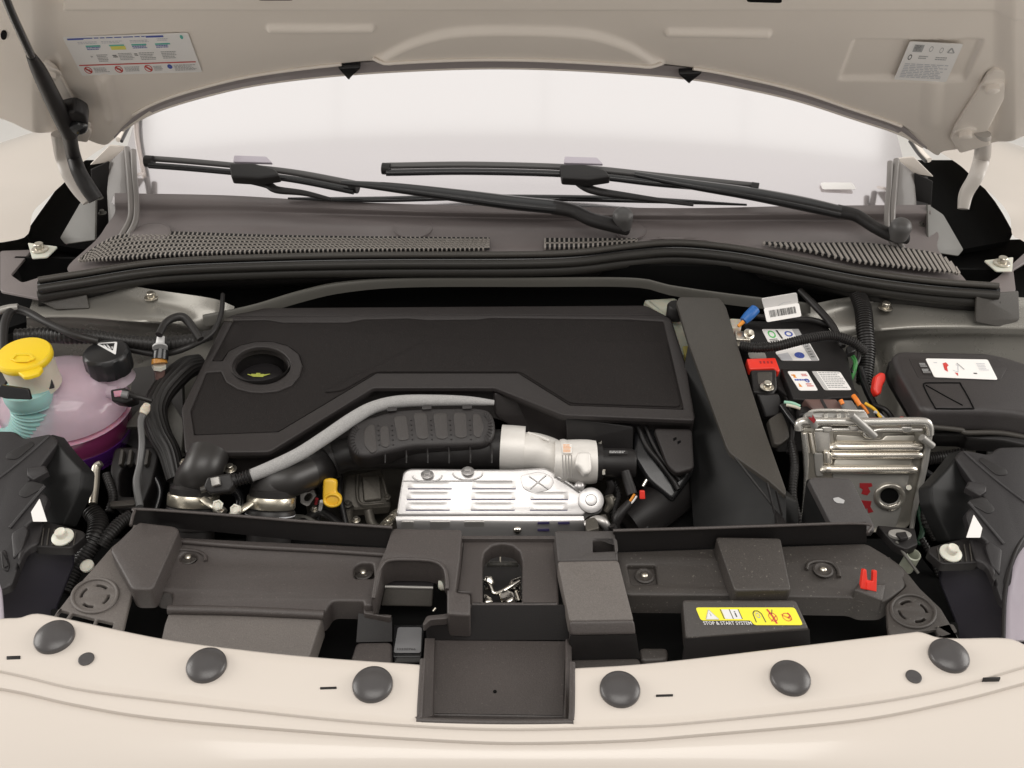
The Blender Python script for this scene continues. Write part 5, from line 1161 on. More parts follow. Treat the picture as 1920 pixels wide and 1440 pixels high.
tube('hose', [(376, 682, .90, 18), (350, 690, .905, 21), (322, 714, .905, 22), (300, 742, .90, 22), (290, 775, .89, 22), (300, 815, .875, 21), (318, 850, .86, 20), (330, 898, .84, 17)], M['hose'], hv, n=40, prof=lambda k: 1+.035*math.cos(k*40*math.pi), seg=10)
cn = T('pressure_sensor', 'black plug with white wires and amber collar on the grey body panel', 'sensor', P(298, 690, .91))
tube('wires', [(300, 645, .965, 8), (302, 630, .975, 7)], M['inkw'], cn, seg=2)
tube('plug', [(302, 644, .962, 12), (302, 655, .955, 14), (300, 674, .945, 15)], M['blackg'], cn, seg=3, n=16)
tube('white_band', [(300, 650, .963), (300, 653, .962)], M['inkg'], cn, r=14, seg=1)
tube('amber_collar', [(298, 673, .945, 13), (299, 682, .94, 15)], M['inko2'], cn, seg=2)
tube('base', [(298, 683, .938, 13), (298, 690, .932, 13)], M['offw'], cn, seg=2, n=6)
tube('stem', [(299, 690, .93, 10), (300, 710, .915, 9)], M['brown'], cn, seg=2)
wire('thin_pipe', 'thin grey pipe with a cream end running down past the ribbed hose', [(272, 770, .93, 7), (264, 790, .925, 6), (266, 830, .915, 6), (262, 870, .90, 6), (256, 905, .89, 7), (262, 950, .88, 7)], 'hose2', cat='pipe')
wire('pipe_end', 'cream rubber end on top of the thin grey pipe', [(276, 758, .94, 6), (272, 768, .933, 9), (268, 776, .93, 7)], 'nylon', cat='pipe end')
wire('metal_pipe', 'bent silvery air conditioning pipe rising behind the left headlamp bracket', [(190, 868, .875, 6), (180, 878, .87, 8), (178, 910, .86, 8), (174, 945, .85, 8)], 'steel', cat='pipe', n=16)
lh = T('loom_conduit', 'corrugated black conduit hanging down between left headlamp and shroud', 'conduit', P(140, 1080, .72))
tube('conduit', [(172, 960, .845, 16), (184, 978, .842, 17), (180, 1005, .84, 17), (160, 1040, .83, 16), (136, 1075, .82, 15), (120, 1110, .81, 15)], M['hose'], lh, corr=.0042, amp=.10, n=16)
l2 = tube('loom_conduit', [(246, 968, .845, 12), (226, 980, .845, 12), (204, 1004, .842, 12), (190, 1024, .835, 12)], M['hose'], None, corr=.0036, amp=.10, n=14); setp(l2, 'short corrugated black conduit curling up to the shroud corner', 'conduit')
mt = T('engine_mount', 'black ribbed engine mount casting behind the left end of the shroud', 'engine mount', P(250, 900, .80))
slab('mount_body', [(214, 838), (290, 836), (298, 850), (285, 905), (262, 960), (212, 952), (205, 880)], P3((214, 838, .86), (290, 836, .86), (262, 960, .82)), .05, M['black'], mt, bev=.004, rr=.008, holes=[[(224, 890), (232, 874), (244, 868), (256, 876), (262, 892), (258, 930), (224, 930)]], hrr=.006)
for i in range(4): slab('mount_fin', [(226+i*16, 842), (232+i*16, 842), (228+i*16, 870), (221+i*16, 872)], P3((214, 838, .868), (290, 836, .868), (262, 960, .828)), .01, M['duct'], mt, bev=.001, rr=.002)
slab('mount_strap', [(205, 940), (252, 936), (254, 946), (206, 950)], .845, .004, M['duct'], mt, bev=.001)
slab('mount_panel', [(232, 800), (300, 720), (345, 790), (340, 850), (290, 840), (262, 800)], P3((232, 800, .86), (300, 720, .89), (340, 850, .84)), .01, M['bar'], mt, bev=.001, rr=.004)
bn = slab('body_inner_panel', [(250, 690), (340, 680), (345, 850), (290, 860), (235, 830)], P3((250, 690, .86), (340, 680, .87), (290, 860, .80)), .01, M['primer2'], car, bev=0)
# ================================================================== HEADLAMPS
for s in (0, 1):
    hl = T('headlamp_unit', ('back of the black headlamp housing under the yellow-lidded filler neck' if s == 0 else 'back of the black headlamp housing beside the fuse box'), 'headlamp', P(60 if s == 0 else 1860, 1000, .7), 'headlamp housings at both ends of the bay')
    m = (lambda x: x) if s == 0 else (lambda x: 1900-x)
    dy = 0 if s == 0 else 30
    f = lambda pts: [(m(a), b+dy) for a, b in pts]
    q = lambda x, y, z: (m(x), y+dy, z)
    top = P3(q(0, 815, .955), q(105, 815, .955), q(30, 1000, .915))
    slab('housing_top', f([(-60, 806), (28, 808), (45, 822), (95, 812), (110, 826), (52, 905), (90, 930), (78, 968), (48, 985), (40, 1040), (20, 1100), (-60, 1130)]), top, .012, M['lamp'], hl, bev=.003, rr=.006)
    slab('housing_side', f([(95, 812), (125, 850), (155, 882), (152, 915), (118, 985), (70, 985), (56, 930), (52, 905)]), P3(q(108, 822, .952), q(155, 882, .94), q(100, 985, .89)), .02, M['blackg2'], hl, bev=.003, rr=.004)
    slab('lower_flap', f([(20, 1000), (46, 984), (52, 992), (40, 1030), (24, 1050)]), top.up(.002), .006, M['lamp'], hl, bev=.002, rr=.004, drop=True)
    slab('finger_groove', f([(12, 850), (58, 826), (66, 832), (30, 862), (10, 860)]), top.up(.001), .002, M['black'], hl, bev=.0008, rr=.006)
    slab('finger_groove', f([(32, 925), (55, 900), (84, 908), (80, 915), (45, 935)]), top.up(.001), .002, M['black'], hl, bev=.0008, rr=.006)
    tube('housing_crease', [q(-40, 925, top), q(20, 880, top), q(62, 845, top), q(92, 818, top)], M['lamp'], hl, r=2.5)
    tube('housing_step', [q(18, 990, top.up(.001)), q(60, 940, top.up(.001)), q(84, 912, top.up(.001))], M['lamp'], hl, r=3)
    slab('cleat', f([(50, 876), (84, 872), (90, 884), (62, 900), (50, 892)]), top.up(.003), .008, M['lamp'], hl, bev=.002, rr=.001, drop=True)
    slab('code_label', f([(74, 935), (88, 978), (62, 978), (58, 960)]), P3(q(74, 935, .935), q(88, 978, .918), q(58, 960, .925)).up(.006), .001, M['white'], hl, bev=0, rr=.0008)
    # bracket
    slab('bracket', f([(58, 980), (80, 976), (120, 985), (158, 996), (160, 1004), (132, 1028), (64, 1025), (44, 1000)]), q(100, 1000, .905)[2], .012, M['black'], hl, bev=.002, rr=.004)
    slab('bracket_arm', f([(48, 990), (66, 978), (82, 978), (72, 1018), (48, 1030), (34, 1062), (32, 1040)]), .909, .01, M['lamp'], hl, bev=.003, rr=.006)
    for k in range(7): tube('bracket_rib', [q(82+k*10, 990+k*1.2, .9065), q(78+k*10, 1022, .9065)], M['duct'], hl, r=1.3, n=6, seg=2)
    c = P(*q(118, 1008, .907))
    lathe('bracket_bolt', c, (0, -.1, 1), [(.0125, 0), (.0125, .002), (.010, .0035), (.0062, .004), (.0062, .0115), (.0052, .0125), (.003, .0115), (.001, .0115)], M['offw'], hl, n=24)
    slab('lamp_body', f([(-80, 1100), (20, 1100), (34, 1060), (62, 1026), (135, 1030), (140, 1060), (108, 1140), (104, 1190), (-80, 1190)]), P3(q(0, 1060, .88), q(120, 1060, .86), q(60, 1180, .80)), .02, M['dkpurp'], hl, bev=.004, rr=.004)
    slab('vent_clip', f([(0, 1032), (10, 1030), (18, 1060), (14, 1072), (4, 1066)]), top.up(.002), .004, M['black'], hl, bev=.001, rr=.003, holes=[f([(5, 1038), (9, 1040), (13, 1060), (9, 1062)])], hrr=0)
    if s == 0: tube('lens_edge', [(-30, 1040, .905, 6), (-6, 1090, .895, 6), (2, 1165, .89, 6), (2, 1200, .885, 6)], M['lens'], hl)
    else:
        loft('lens', [[(1935, 985, .92), (1905, 1040, .912), (1888, 1110, .90), (1884, 1200, .89)], [(1990, 985, .92), (1965, 1040, .922), (1960, 1110, .915), (1960, 1200, .90)], [(2080, 985, .88), (2060, 1040, .88), (2050, 1110, .87), (2040, 1200, .86)]], M['lens'], hl, nu=20, nv=6, thick=.003)
        tube('lens_gasket', [(1932, 985, .921, 4), (1902, 1040, .913, 4), (1885, 1110, .901, 4), (1881, 1200, .891, 4)], M['black'], hl)
# ================================================================== RIGHT SIDE
bat = T('battery', 'black car battery with white stickers and a red terminal cover beside the slanting duct', 'battery', P(1500, 740, .75))
bpz = P3((1400, 620, .925), (1560, 620, .925), (1620, 745, .915))
slab('battery_case', [(1392, 600), (1548, 604), (1590, 665), (1606, 742), (1480, 745), (1420, 700)], bpz, .10, M['black'], bat, bev=.003, rr=.004, drop=True)
slab('battery_cover', [(1464, 690), (1570, 692), (1612, 738), (1610, 744), (1560, 746), (1545, 750), (1488, 748)], P3((1464, 690, .932), (1570, 692, .932), (1488, 748, .930)), .014, M['black'], bat, bev=.002, rr=.003)
sticker('battery_label', [(1428, 617), (1497, 617), (1507, 634), (1442, 644)], bpz.up(.001), 'white', [('o', .2, .4, .1, .28, .35, 'inkgr'), ('l', [(.38, .1), (.42, .8)], .08, 'inkk'), ('o', .66, .45, .11, .25, .4, 'inkb'), ('r', .82, 0, 1, 1, 'inkg'), ('lines', .06, .75, .3, .95, 2, 'inkk')], bat, th=.0008)
sticker('battery_label', [(1453, 660), (1518, 643), (1537, 676), (1466, 676)], bpz.up(.001), 'white', [('r', 0, .3, .3, 1, 'inkl'), ('o', .55, .62, .13, .22, .95, 'inkb'), ('r', .78, .0, .97, 1, 'inkg'), ('lines', .83, .1, .93, .9, 5, 'inkk')], bat, th=.0008)
cvp = P3((1464, 690, .932), (1570, 692, .932), (1488, 748, .930))
sticker('hazard_label', [(1476, 696), (1513, 696), (1534, 732), (1499, 732)], cvp.up(.0006), 'white', [('lines', .08, .18, .35, .32, 1, 'inko'), ('p', [(.12, .35), (.2, .15), (.28, .35)], 'inko'), ('lines', .6, .15, .9, .3, 2, 'inkr'), ('lines', .1, .42, .9, .58, 1, 'inkb'), ('p', [(.12, .82), (.2, .62), (.28, .82)], 'inko'), ('lines', .55, .65, .9, .85, 2, 'inkr'), ('o', .72, .5, .12, .1, .5, 'inkb')], bat, th=.0006)
sticker('rating_label', [(1522, 696), (1575, 697), (1597, 731), (1546, 731)], cvp.up(.0006), 'white', [('bars', .0, .0, .16, 1, 4, 'inkg'), ('lines', .2, .05, .96, .95, 9, 'inkg')], bat, th=.0006)
sticker('terminal_label', [(1402, 661), (1434, 661), (1438, 672), (1406, 672)], bpz.up(.002), 'ecu2', [], bat, th=.001)
slab('terminal_cover', [(1400, 672), (1454, 670), (1463, 694), (1458, 697), (1452, 690), (1406, 692)], P3((1400, 672, .942), (1454, 670, .942), (1406, 692, .938)), .012, M['red'], bat, bev=.002, rr=.002)
for i in range(4): slab('embossed_mark', [(1424+i*7, 677), (1427+i*7, 677), (1428+i*7, 681), (1425+i*7, 681)], P3((1400, 672, .9424), (1454, 670, .9424), (1406, 692, .9384)), .001, M['inkm'], bat, bev=0, rr=0)
slab('clamp_housing', [(1408, 693), (1456, 692), (1458, 728), (1450, 740), (1412, 736)], P3((1408, 693, .938), (1456, 692, .938), (1412, 736, .925)), .02, M['black'], bat, bev=.003, rr=.003)
slab('clamp_window', [(1420, 698), (1448, 697), (1448, 718), (1422, 720)], P3((1408, 693, .9385), (1456, 692, .9385), (1412, 736, .9255)), .002, M['duct'], bat, bev=.0008, rr=.002)
bolt(1438, 726, .933, 13, bat, 'steel', 'terminal_nut')
slab('clamp_skirt', [(1418, 738), (1460, 738), (1466, 752), (1462, 780), (1436, 784)], P3((1418, 738, .925), (1462, 740, .925), (1436, 784, .900)), .02, M['black'], bat, bev=.003, rr=.003)
slab('tray_flap', [(1440, 786), (1466, 770), (1478, 800), (1482, 820), (1462, 834), (1452, 832)], P3((1440, 786, .91), (1466, 770, .91), (1460, 832, .90)), .008, M['duct'], bat, bev=.002, rr=.006)
ngc = T('earth_clamp', 'pale metal battery clamp with bolt and blue cable sleeve', 'battery clamp', P(1395, 620, .93))
for i, (x, y, r) in enumerate(((1380, 606, 12), (1388, 628, 11), (1400, 630, 9))):
    slab('clamp_lug', [(x-r, y-r*.8), (x+r, y-r*.7), (x+r*.8, y+r*.8), (x-r*.8, y+r*.7)], .945-.002*i, .012, M['nylon'] if i < 1 else M['steel'], ngc, bev=.002, rr=.003)
bolt(1404, 627, .944, 11, ngc, 'steel', axis=(.3, -.5, .8))
tube('blue_sleeve', [(1394, 602, .955, 8), (1404, 592, .96, 10), (1416, 580, .965, 10)], M['blue'], ngc, seg=3)
tube('bare_wire', [(1384, 612, .95, 3), (1394, 603, .955, 4)], M['inko'], ngc, seg=2)
tag = T('barcode_tag', 'folded white paper tag with barcode sticking up behind the battery', 'paper tag', P(1465, 600, .93))
tp = P3((1430, 563, .975), (1494, 550, .975), (1440, 604, .955))
sticker('tag_lower', [(1432, 578), (1498, 568), (1503, 593), (1438, 604)], tp, 'white', [('bars', .12, .22, .88, .72, 24, 'inkk')], tag, th=.0008)
sticker('tag_upper', [(1428, 560), (1494, 549), (1497, 568), (1433, 579)], P3((1432, 578, tp), (1498, 568, tp), (1430, 562, .985)), 'white', [('l', [(.4, .9), (.6, .7), (.8, .75)], .03, 'inkl')], tag, th=.0008)
# cables right
wire('conduit', 'corrugated black conduit crossing over the battery stickers', [(1388, 648, .945, 9), (1420, 652, .948, 9), (1460, 648, .955, 9), (1510, 636, .962, 9), (1560, 630, .962, 9), (1600, 642, .955, 9), (1625, 662, .945, 8)], cat='conduit', corr=.0034, amp=.10)
wire('conduit', 'thick corrugated black conduit dropping from the scuttle behind the battery', [(1606, 545, .965, 14), (1618, 580, .955, 15), (1622, 620, .94, 15), (1625, 660, .92, 15), (1620, 720, .89, 14)], cat='conduit', corr=.004, amp=.08, n=18)
wire('cable', 'dark cable running down beside the folded paper tag', [(1500, 545, .955, 6), (1530, 575, .95, 7), (1560, 610, .94, 7), (1580, 650, .93, 6)])
wire('cable', 'thin dark cable looping behind the black battery case', [(1400, 590, .94, 5), (1460, 598, .94, 5), (1520, 600, .935, 6), (1560, 612, .93, 5)])
wire('green_wire', 'green and yellow earth wire between battery and fuse box', [(1596, 664, .925, 4), (1604, 680, .92, 4), (1600, 700, .91, 4), (1596, 712, .905, 3)], 'green', cat='wire')
for lab, m, pts in (('orange wire looping beside the grey metal control unit', 'orange', [(1604, 752, .925), (1618, 762, .925), (1628, 776, .92)]),
                    ('yellow wire curving beside the grey metal control unit', 'inky3', [(1622, 756, .927), (1640, 768, .925), (1652, 784, .92)]),
                    ('pale blue wire end beside the grey metal control unit', 'inkl', [(1640, 772, .925), (1650, 778, .92), (1658, 786, .915)])):
    wire('thin_wire', lab, pts, m, 3, 'wire')
wire('thin_wire', 'pale green wire on top of the brown connector', [(1470, 754, .932), (1486, 756, .932), (1500, 762, .93)], 'inkt2', 3, 'wire')
wire('thin_wire', 'cream wire lying under the pale green wire', [(1474, 759, .930), (1488, 762, .930), (1500, 766, .928)], 'nylon', 3, 'wire')
cb = T('wiring_connector', 'brown and grey plug block with orange levers above the control unit', 'connector', P(1560, 760, .90))
cpz = P3((1510, 748, .935), (1600, 748, .935), (1530, 776, .925))
slab('brown_block', [(1508, 748), (1568, 748), (1586, 772), (1530, 774)], cpz, .02, M['brown'], cb, bev=.002, rr=.002)
slab('brown_ridge', [(1538, 749), (1543, 749), (1556, 773), (1550, 773)], cpz.up(.001), .003, M['black'], cb, bev=0, rr=0)
slab('grey_block', [(1572, 750), (1598, 750), (1612, 772), (1586, 774)], cpz.up(.003), .02, M['grey'], cb, bev=.002, rr=.002)
tube('orange_lever', [(1600, 742, .945), (1606, 750, .944), (1612, 760, .94)], M['orange'], cb, r=4.5)
tube('orange_lever', [(1576, 750, .943), (1580, 758, .94)], M['orange'], cb, r=4)
slab('lead_boot', [(1494, 762), (1520, 758), (1530, 772), (1500, 778)], .925, .014, M['black'], cb, bev=.004, rr=.004)
# fuse box
fb = T('fuse_box', 'large black fuse box with white sticker beside the silvery control unit', 'fuse box', P(1790, 740, .86))
FR = P3((1690, 670, .965), (1860, 672, .965), (1740, 768, .950))
slab('fuse_lid', [(1672, 666), (1684, 657), (1700, 656), (1850, 659), (1890, 668), (1960, 690), (1990, 740), (1980, 790), (1900, 776), (1850, 772), (1740, 772), (1726, 764), (1688, 700)], FR, .03, M['lid'], fb, bev=.008, rr=.014, drop=True)
slab('fuse_body', [(1664, 676), (1690, 672), (1748, 778), (1990, 790), (1990, 850), (1880, 826), (1815, 822), (1808, 816), (1748, 815), (1726, 790), (1672, 700)], P3((1672, 676, .94), (1990, 790, .93), (1748, 812, .905)), .03, M['black'], fb, bev=.003, rr=.006)
loft('fuse_front', [[(1738, 776, .938), (1850, 780, .938), (1990, 800, .938)], [(1742, 812, .905), (1850, 812, .905), (1990, 832, .905)]], M['blackg2'], fb, nu=12, nv=1, thick=.004)
tube('body_lip', [(1742, 800, .925), (1800, 806, .92), (1812, 811, .918), (1880, 812, .918), (1960, 828, .915)], M['duct'], fb, r=5)
slab('label_recess', [(1704, 672), (1870, 672), (1888, 690), (1876, 712), (1760, 710), (1722, 708)], FR.up(.0006), .001, M['cover'], fb, bev=.0004, rr=.002)
sticker('fuse_label', [(1735, 672), (1852, 674), (1871, 712), (1752, 707)], FR.up(.0016), 'white', [('lines', .1, .2, .17, .3, 1, 'inkl'), ('p', [(.24, .25), (.30, .2), (.32, .35), (.28, .45), (.26, .7), (.22, .6), (.23, .4)], 'inkr'), ('l', [(.35, .6), (.42, .7), (.47, .35), (.44, .3)], .03, 'inkl'), ('l', [(.47, .22), (.54, .55)], .05, 'inkg'), ('p', [(.36, .72), (.41, .75), (.39, .9)], 'inkr'), ('lines', .78, .2, .93, .6, 5, 'inkl'), ('lines', .66, .7, .72, .82, 1, 'inkk')], fb, th=.0006)
sticker('lid_print', [(1722, 680), (1736, 680), (1748, 702), (1732, 702)], FR.up(.0014), 'cover', [('lines', .05, .05, .95, .4, 3, 'inkg'), ('lines', .05, .55, .95, .9, 3, 'inkg')], fb, th=.0004)
tube3('moulded_frame', [P(x, y, FR.up(.0003)) for x, y in [(1736, 718), (1794, 718), (1802, 722), (1824, 762), (1818, 766), (1762, 766), (1752, 762), (1732, 724), (1736, 718)]], .0010, M['deep'], fb, seg=3)
tube3('moulded_line', [P(x, y, FR.up(.0003)) for x, y in [(1736, 722), (1775, 744), (1805, 760)]], .0009, M['deep'], fb, seg=3)
slab('lever', [(1642, 704), (1652, 697), (1661, 700), (1662, 712), (1656, 722), (1653, 738), (1645, 742), (1638, 730)], P3((1642, 700, .95), (1662, 700, .95), (1645, 742, .93)), .012, M['red'], fb, bev=.003, rr=.004)
slab('lever_knob', [(1686, 780), (1696, 780), (1698, 790), (1684, 790)], .93, .008, M['red'], fb, bev=.002, rr=.003)
# ================================================================== CONTROL UNIT in cradle
ec = T('engine_control_unit', 'silvery die-cast control unit standing upright in its metal frame, red stamps low down', 'control unit', P(1610, 960, .74))
fa = P(1610, 800, .93); EP = Pl(fa, (0, -.93, .36))
slab('unit_face', [(1506, 800), (1742, 800), (1738, 860), (1712, 980), (1690, 1000), (1530, 1000), (1512, 900)], EP, .012, M['ecu'], ec, bev=.003, rr=.008)
slab('unit_back_edge', [(1508, 776), (1525, 766), (1622, 768), (1634, 790), (1512, 792)], P3((1508, 776, .945), (1622, 768, .945), (1512, 792, .938)), .008, M['ecu2'], ec, bev=.002, rr=.004)
fr = [(1498, 806, EP.up(.006), 8), (1500, 792, EP.up(.006), 8), (1530, 790, EP.up(.006), 8), (1640, 791, EP.up(.006), 8), (1725, 790, EP.up(.006), 8), (1741, 797, EP.up(.006), 8), (1744, 815, EP.up(.006), 7)]
tube('frame_bar', fr, M['frame'], ec, seg=5)
tube('frame_side', [(1508, 812, EP.up(.004), 6), (1512, 860, EP.up(.004), 5), (1510, 920, EP.up(.003), 4), (1502, 990, EP, 3)], M['frame'], ec)
tube('frame_side', [(1742, 812, EP.up(.004), 7), (1732, 880, EP.up(.004), 6), (1716, 950, EP.up(.003), 5), (1708, 1000, EP, 4)], M['ecu2'], ec)
tube('frame_inner', [(1528, 806, EP.up(.004)), (1612, 806, EP.up(.004)), (1622, 816, EP.up(.005)), (1634, 818, EP.up(.005)), (1646, 806, EP.up(.004)), (1728, 806, EP.up(.004))], M['frame'], ec, r=4, seg=5)
slab('corner_pad', [(1526, 808), (1556, 808), (1558, 846), (1530, 848)], EP.up(.003), .004, M['frame'], ec, bev=.001, rr=.004)
def ribp(n, pts, h, m='ecu3'): slab(n, pts, EP.up(h), h+.001, M[m], ec, bev=min(h*.45, .0025), rr=.003)
slab('bright_column', [(1526, 850), (1544, 850), (1544, 894), (1530, 894)], EP.up(.003), .004, M['ecu2'], ec, bev=.001, rr=.003)
slab('edge_strip', [(1506, 812), (1513, 812), (1520, 850), (1514, 852)], EP.up(.007), .005, M['ecu3'], ec, bev=.0015, rr=.001)
slab('edge_strip', [(1517, 812), (1523, 812), (1530, 850), (1524, 852)], EP.up(.007), .005, M['ecu3'], ec, bev=.0015, rr=.001)
slab('recess_shade_panel', [(1564, 856), (1708, 856), (1704, 870), (1562, 870)], EP.up(.0008), .002, M['ecud'], ec, bev=.0004, rr=.002)
slab('recess_shade_panel', [(1562, 812), (1612, 812), (1622, 822), (1650, 822), (1656, 812), (1716, 812), (1716, 830), (1564, 830)], EP.up(.0008), .002, M['ecud'], ec, bev=.0004, rr=.002)
for (x, y) in ((1540, 800), (1590, 798), (1690, 800)): slab('rim_lug', [(x, y), (x+22, y), (x+20, y+12), (x+3, y+12)], EP.up(.007), .006, M['frame'], ec, bev=.002, rr=.003)
for (x, y) in ((1548, 781), (1572, 781), (1588, 781)): tube('flange_stud', [(x, y-6, .948), (x+1, y+7, .940)], M['frame'], ec, r=4, seg=2)
tube('flange_rim', [(1512, 784, .944), (1522, 771, .949), (1560, 769, .949), (1620, 771, .949)], M['frame'], ec, r=3)
ribp('cooling_rib', [(1566, 830), (1715, 830), (1718, 842), (1568, 842)], .006)
tilt = Pl(EP.o, (0, -.5, .86))
def shelf(x0, x1, y0, y1, h):
    A, B = P(x0, y0, EP), P(x1, y0, EP); C_, D_ = P(x1, y1, EP.up(h)), P(x0, y1, EP.up(h)); E, G = P(x1, y1, EP), P(x0, y1, EP)
    E2, G2 = C_-Vector((0, 0, .004)), D_-Vector((0, 0, .004))
    vs = [A, B, C_, D_, E2, G2, P(x1, y1+2, EP), P(x0, y1+2, EP)]
    mk('cooling_shelf', vs, [(0, 1, 2, 3), (3, 2, 4, 5), (5, 4, 6, 7), (0, 3, 5, 7), (1, 6, 4, 2)], M['ecu3'], ec, ang=20)
for (x0, x1, y, r) in ((1570, 1716, 838, 8), (1566, 1718, 853, 7), (1552, 1706, 880, 8)):
    tube('cooling_rib', [(x0, y, EP.up(.002)), (x0+6, y, EP.up(.005)), (x1-6, y, EP.up(.005)), (x1, y, EP.up(.002))], M['ecu3'], ec, r=r, n=20, seg=5)
slab('cooling_step', [(1566, 858), (1712, 858), (1708, 874), (1562, 874)], Pl(P(1640, 866, EP.up(.003)), (0, -.75, .66)), .006, M['ecu'], ec, bev=.002, rr=.003)
slab('cooling_step', [(1568, 814), (1614, 816), (1622, 824), (1654, 824), (1660, 816), (1716, 814), (1716, 828), (1568, 828)], Pl(P(1640, 822, EP.up(.002)), (0, -.8, .6)), .006, M['ecu'], ec, bev=.002, rr=.003)
slab('boss', [(1546, 846), (1560, 848), (1562, 872), (1548, 872)], EP.up(.008), .009, M['ecu3'], ec, bev=.003, rr=.004)
slab('lower_plate', [(1560, 888), (1706, 888), (1700, 920), (1680, 990), (1580, 990)], EP.up(.002), .003, M['ecu2'], ec, bev=.001, rr=.004, holes=[ell(1668, 930, 18, 15, 24)], hrr=0)
tube('hole_rim', [(x, y, EP.up(.003)) for x, y in ell(1668, 931, 25, 21, 24)+ell(1668, 931, 25, 21, 24)[:1]], M['ecu'], ec, r=5, seg=2)
slab('hole_dark', ell(1668, 930, 17, 14, 24), EP.up(.0022), .001, M['deep'], ec, bev=0, rr=0)
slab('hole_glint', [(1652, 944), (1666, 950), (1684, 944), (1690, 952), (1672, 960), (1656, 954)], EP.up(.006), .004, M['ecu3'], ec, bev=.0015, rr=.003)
tube('dowel', [(1704, 914, EP.up(.004)), (1704, 914, EP.up(.014))], M['offw'], ec, r=5, seg=1)
for (a, b) in (((1596, 778), (1640, 818)), ((1728, 820), (1748, 836)), ((1518, 776), (1528, 800))):
    tube('clamp_finger', [(a[0], a[1], EP.up(.016)), (b[0], b[1], EP.up(.012))], M['ecu2'], ec, r=7, seg=3)
slab('red_tab', [(1516, 784), (1524, 778), (1530, 788), (1526, 794)], EP.up(.02), .003, M['inkm'], ec, bev=0, rr=0)
for (q) in ([(1612, 906), (1634, 906), (1636, 912), (1628, 914), (1632, 922), (1626, 929), (1615, 926), (1618, 918), (1612, 914)], [(1614, 938), (1634, 940), (1632, 950), (1638, 960), (1628, 962), (1626, 952), (1620, 960), (1612, 950)]):
    slab('red_stamp', q, EP.up(.0026), .0008, M['inkm'], ec, bev=0, rr=0)
cd_ = T('control_unit_bracket', 'flat dark plastic arm lying in front of the silvery control unit', 'bracket', P(1560, 960, .85))
slab('arm_plate', [(1516, 898), (1528, 894), (1590, 896), (1598, 902), (1640, 986), (1640, 996), (1566, 996)], P3((1528, 894, .925), (1590, 896, .925), (1600, 990, .905)), .012, M['shroud4'], cd_, bev=.002, rr=.003)
slab('arm_side', [(1512, 900), (1518, 898), (1566, 996), (1500, 1000)], P3((1514, 900, .918), (1566, 990, .90), (1500, 1000, .85)), .004, M['blackg2'], cd_, bev=0)
slab('chalk_mark', [(1562, 934), (1572, 932), (1584, 938), (1582, 944), (1570, 943), (1564, 939)], P3((1528, 894, .9256), (1590, 896, .9256), (1600, 990, .9056)), .0005, M['inkg'], cd_, bev=0, rr=.001)
bk = T('mounting_bracket', 'black slotted bracket with a pale metal disc behind the right shroud corner', 'bracket', P(1690, 1010, .85))
slab('bracket_frame', [(1644, 984), (1716, 990), (1722, 1020), (1700, 1030), (1680, 1022)], .90, .012, M['black'], bk, bev=.002, rr=.003)
slab('metal_disc', ell(1688, 1000, 22, 8, 20, 8), .904, .004, M['ecu2'], bk, bev=.001, rr=0)
slab('disc_clip', [(1680, 998), (1698, 996), (1704, 1008), (1690, 1010)], .908, .004, M['black'], bk, bev=.001, rr=.001)
lathe('pipe_stub', P(1713, 1040, .89), (0, -.2, 1), [(.0085, -.03), (.0085, .0), (.0070, .001), (.0062, -.002), (.0062, -.02)], M['stub'], bk, n=24)
tube('bracket_strip', [(1680, 1015, .90, 3), (1700, 1045, .89, 3), (1722, 1075, .88, 3)], M['bar'], bk)
wire('conduit', 'corrugated black conduit running behind the right headlamp from the control unit', [(1720, 862, .87, 11), (1760, 858, .87, 11), (1810, 850, .88, 11)], cat='conduit', corr=.0038, amp=.10)
wire('wire_bundle', 'dark green wire bundle low down between control unit and right headlamp', [(1740, 930, .80, 7), (1755, 960, .79, 9), (1748, 1000, .78, 8)], 'dgreen', cat='wire bundle')

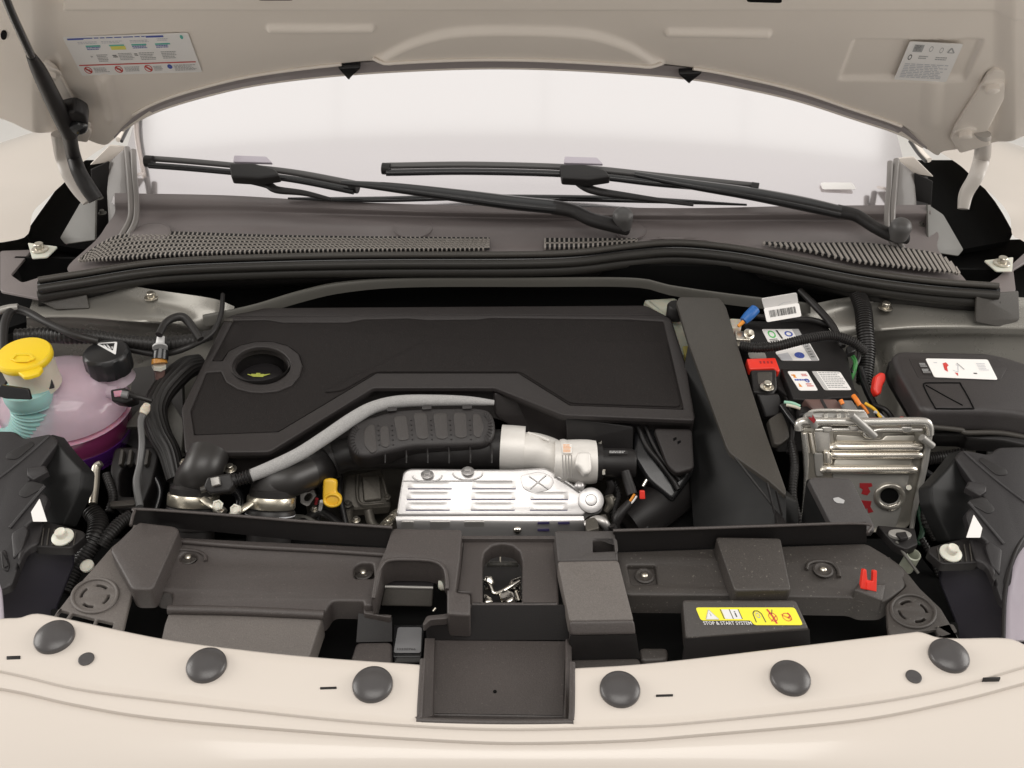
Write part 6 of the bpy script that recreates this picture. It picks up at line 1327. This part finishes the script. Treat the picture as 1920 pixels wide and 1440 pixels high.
def cp_(pts, m='black', r=5, n='cable', **k): return tube(n, pts, M[m], bat, r=r, **k)
cp_([(1470, 700, .92), (1474, 740, .91), (1486, 790, .90), (1480, 850, .88)], 'hose', 6)
cp_([(1466, 760, .915), (1480, 780, .91), (1496, 800, .905)], 'blackg', 7)
cp_([(1484, 830, .89), (1490, 870, .88), (1486, 930, .86), (1500, 985, .84)], 'hose', 8, corr=.004, amp=.1)
cp_([(1612, 690, .91), (1625, 730, .90), (1650, 780, .89)], 'blackg', 7)
cp_([(1640, 760, .90), (1662, 770, .90), (1676, 790, .89)], 'hose', 5)
cp_([(1600, 640, .93), (1612, 664, .92), (1596, 700, .91)], 'hose', 5)
slab('cable_clip', [(1586, 650), (1600, 645), (1606, 656), (1592, 662)], .94, .008, M['black'], bat, bev=.002)
bx = T('bay_side_loom', 'tangle of dark cables between the silvery control unit and right headlamp housing', 'cables', P(1750, 950, .8))
for i, pts in enumerate(([(1722, 900, .84), (1740, 930, .83), (1735, 975, .82), (1755, 1010, .80)], [(1735, 885, .85), (1765, 905, .84), (1790, 925, .83)], [(1728, 1010, .83), (1745, 1040, .82), (1762, 1080, .80)], [(1720, 950, .82), (1730, 990, .81), (1722, 1020, .80)])):
    tube('dark_cable', pts, M[('hose', 'blackg', 'hose', 'dgreen')[i]], bx, r=(8, 7, 6, 5)[i], corr=.004 if i % 2 == 0 else 0, amp=.1)
bolt(1768, 972, .86, 8, bx, 'steel')
lx = T('bay_corner_loom', 'dark cables and pale clips between the left headlamp housing and the coolant tank', 'cables', P(150, 930, .8))
for i, pts in enumerate(([(150, 880, .86), (165, 905, .85), (160, 935, .85)], [(200, 890, .85), (212, 930, .84), (205, 960, .83)], [(140, 1030, .83), (150, 1060, .82), (128, 1110, .80)])):
    tube('dark_cable', pts, M[('blackg', 'hose', 'blackg')[i]], lx, r=(7, 8, 6)[i], corr=.004 if i == 1 else 0, amp=.1)
for (x, y) in ((140, 873), (158, 930), (164, 1062)): lathe('pale_clip', P(x, y, .862), (0, -.3, 1), [(.008, 0), (.008, .003), (.005, .006)], M['offw'], lx, n=16)
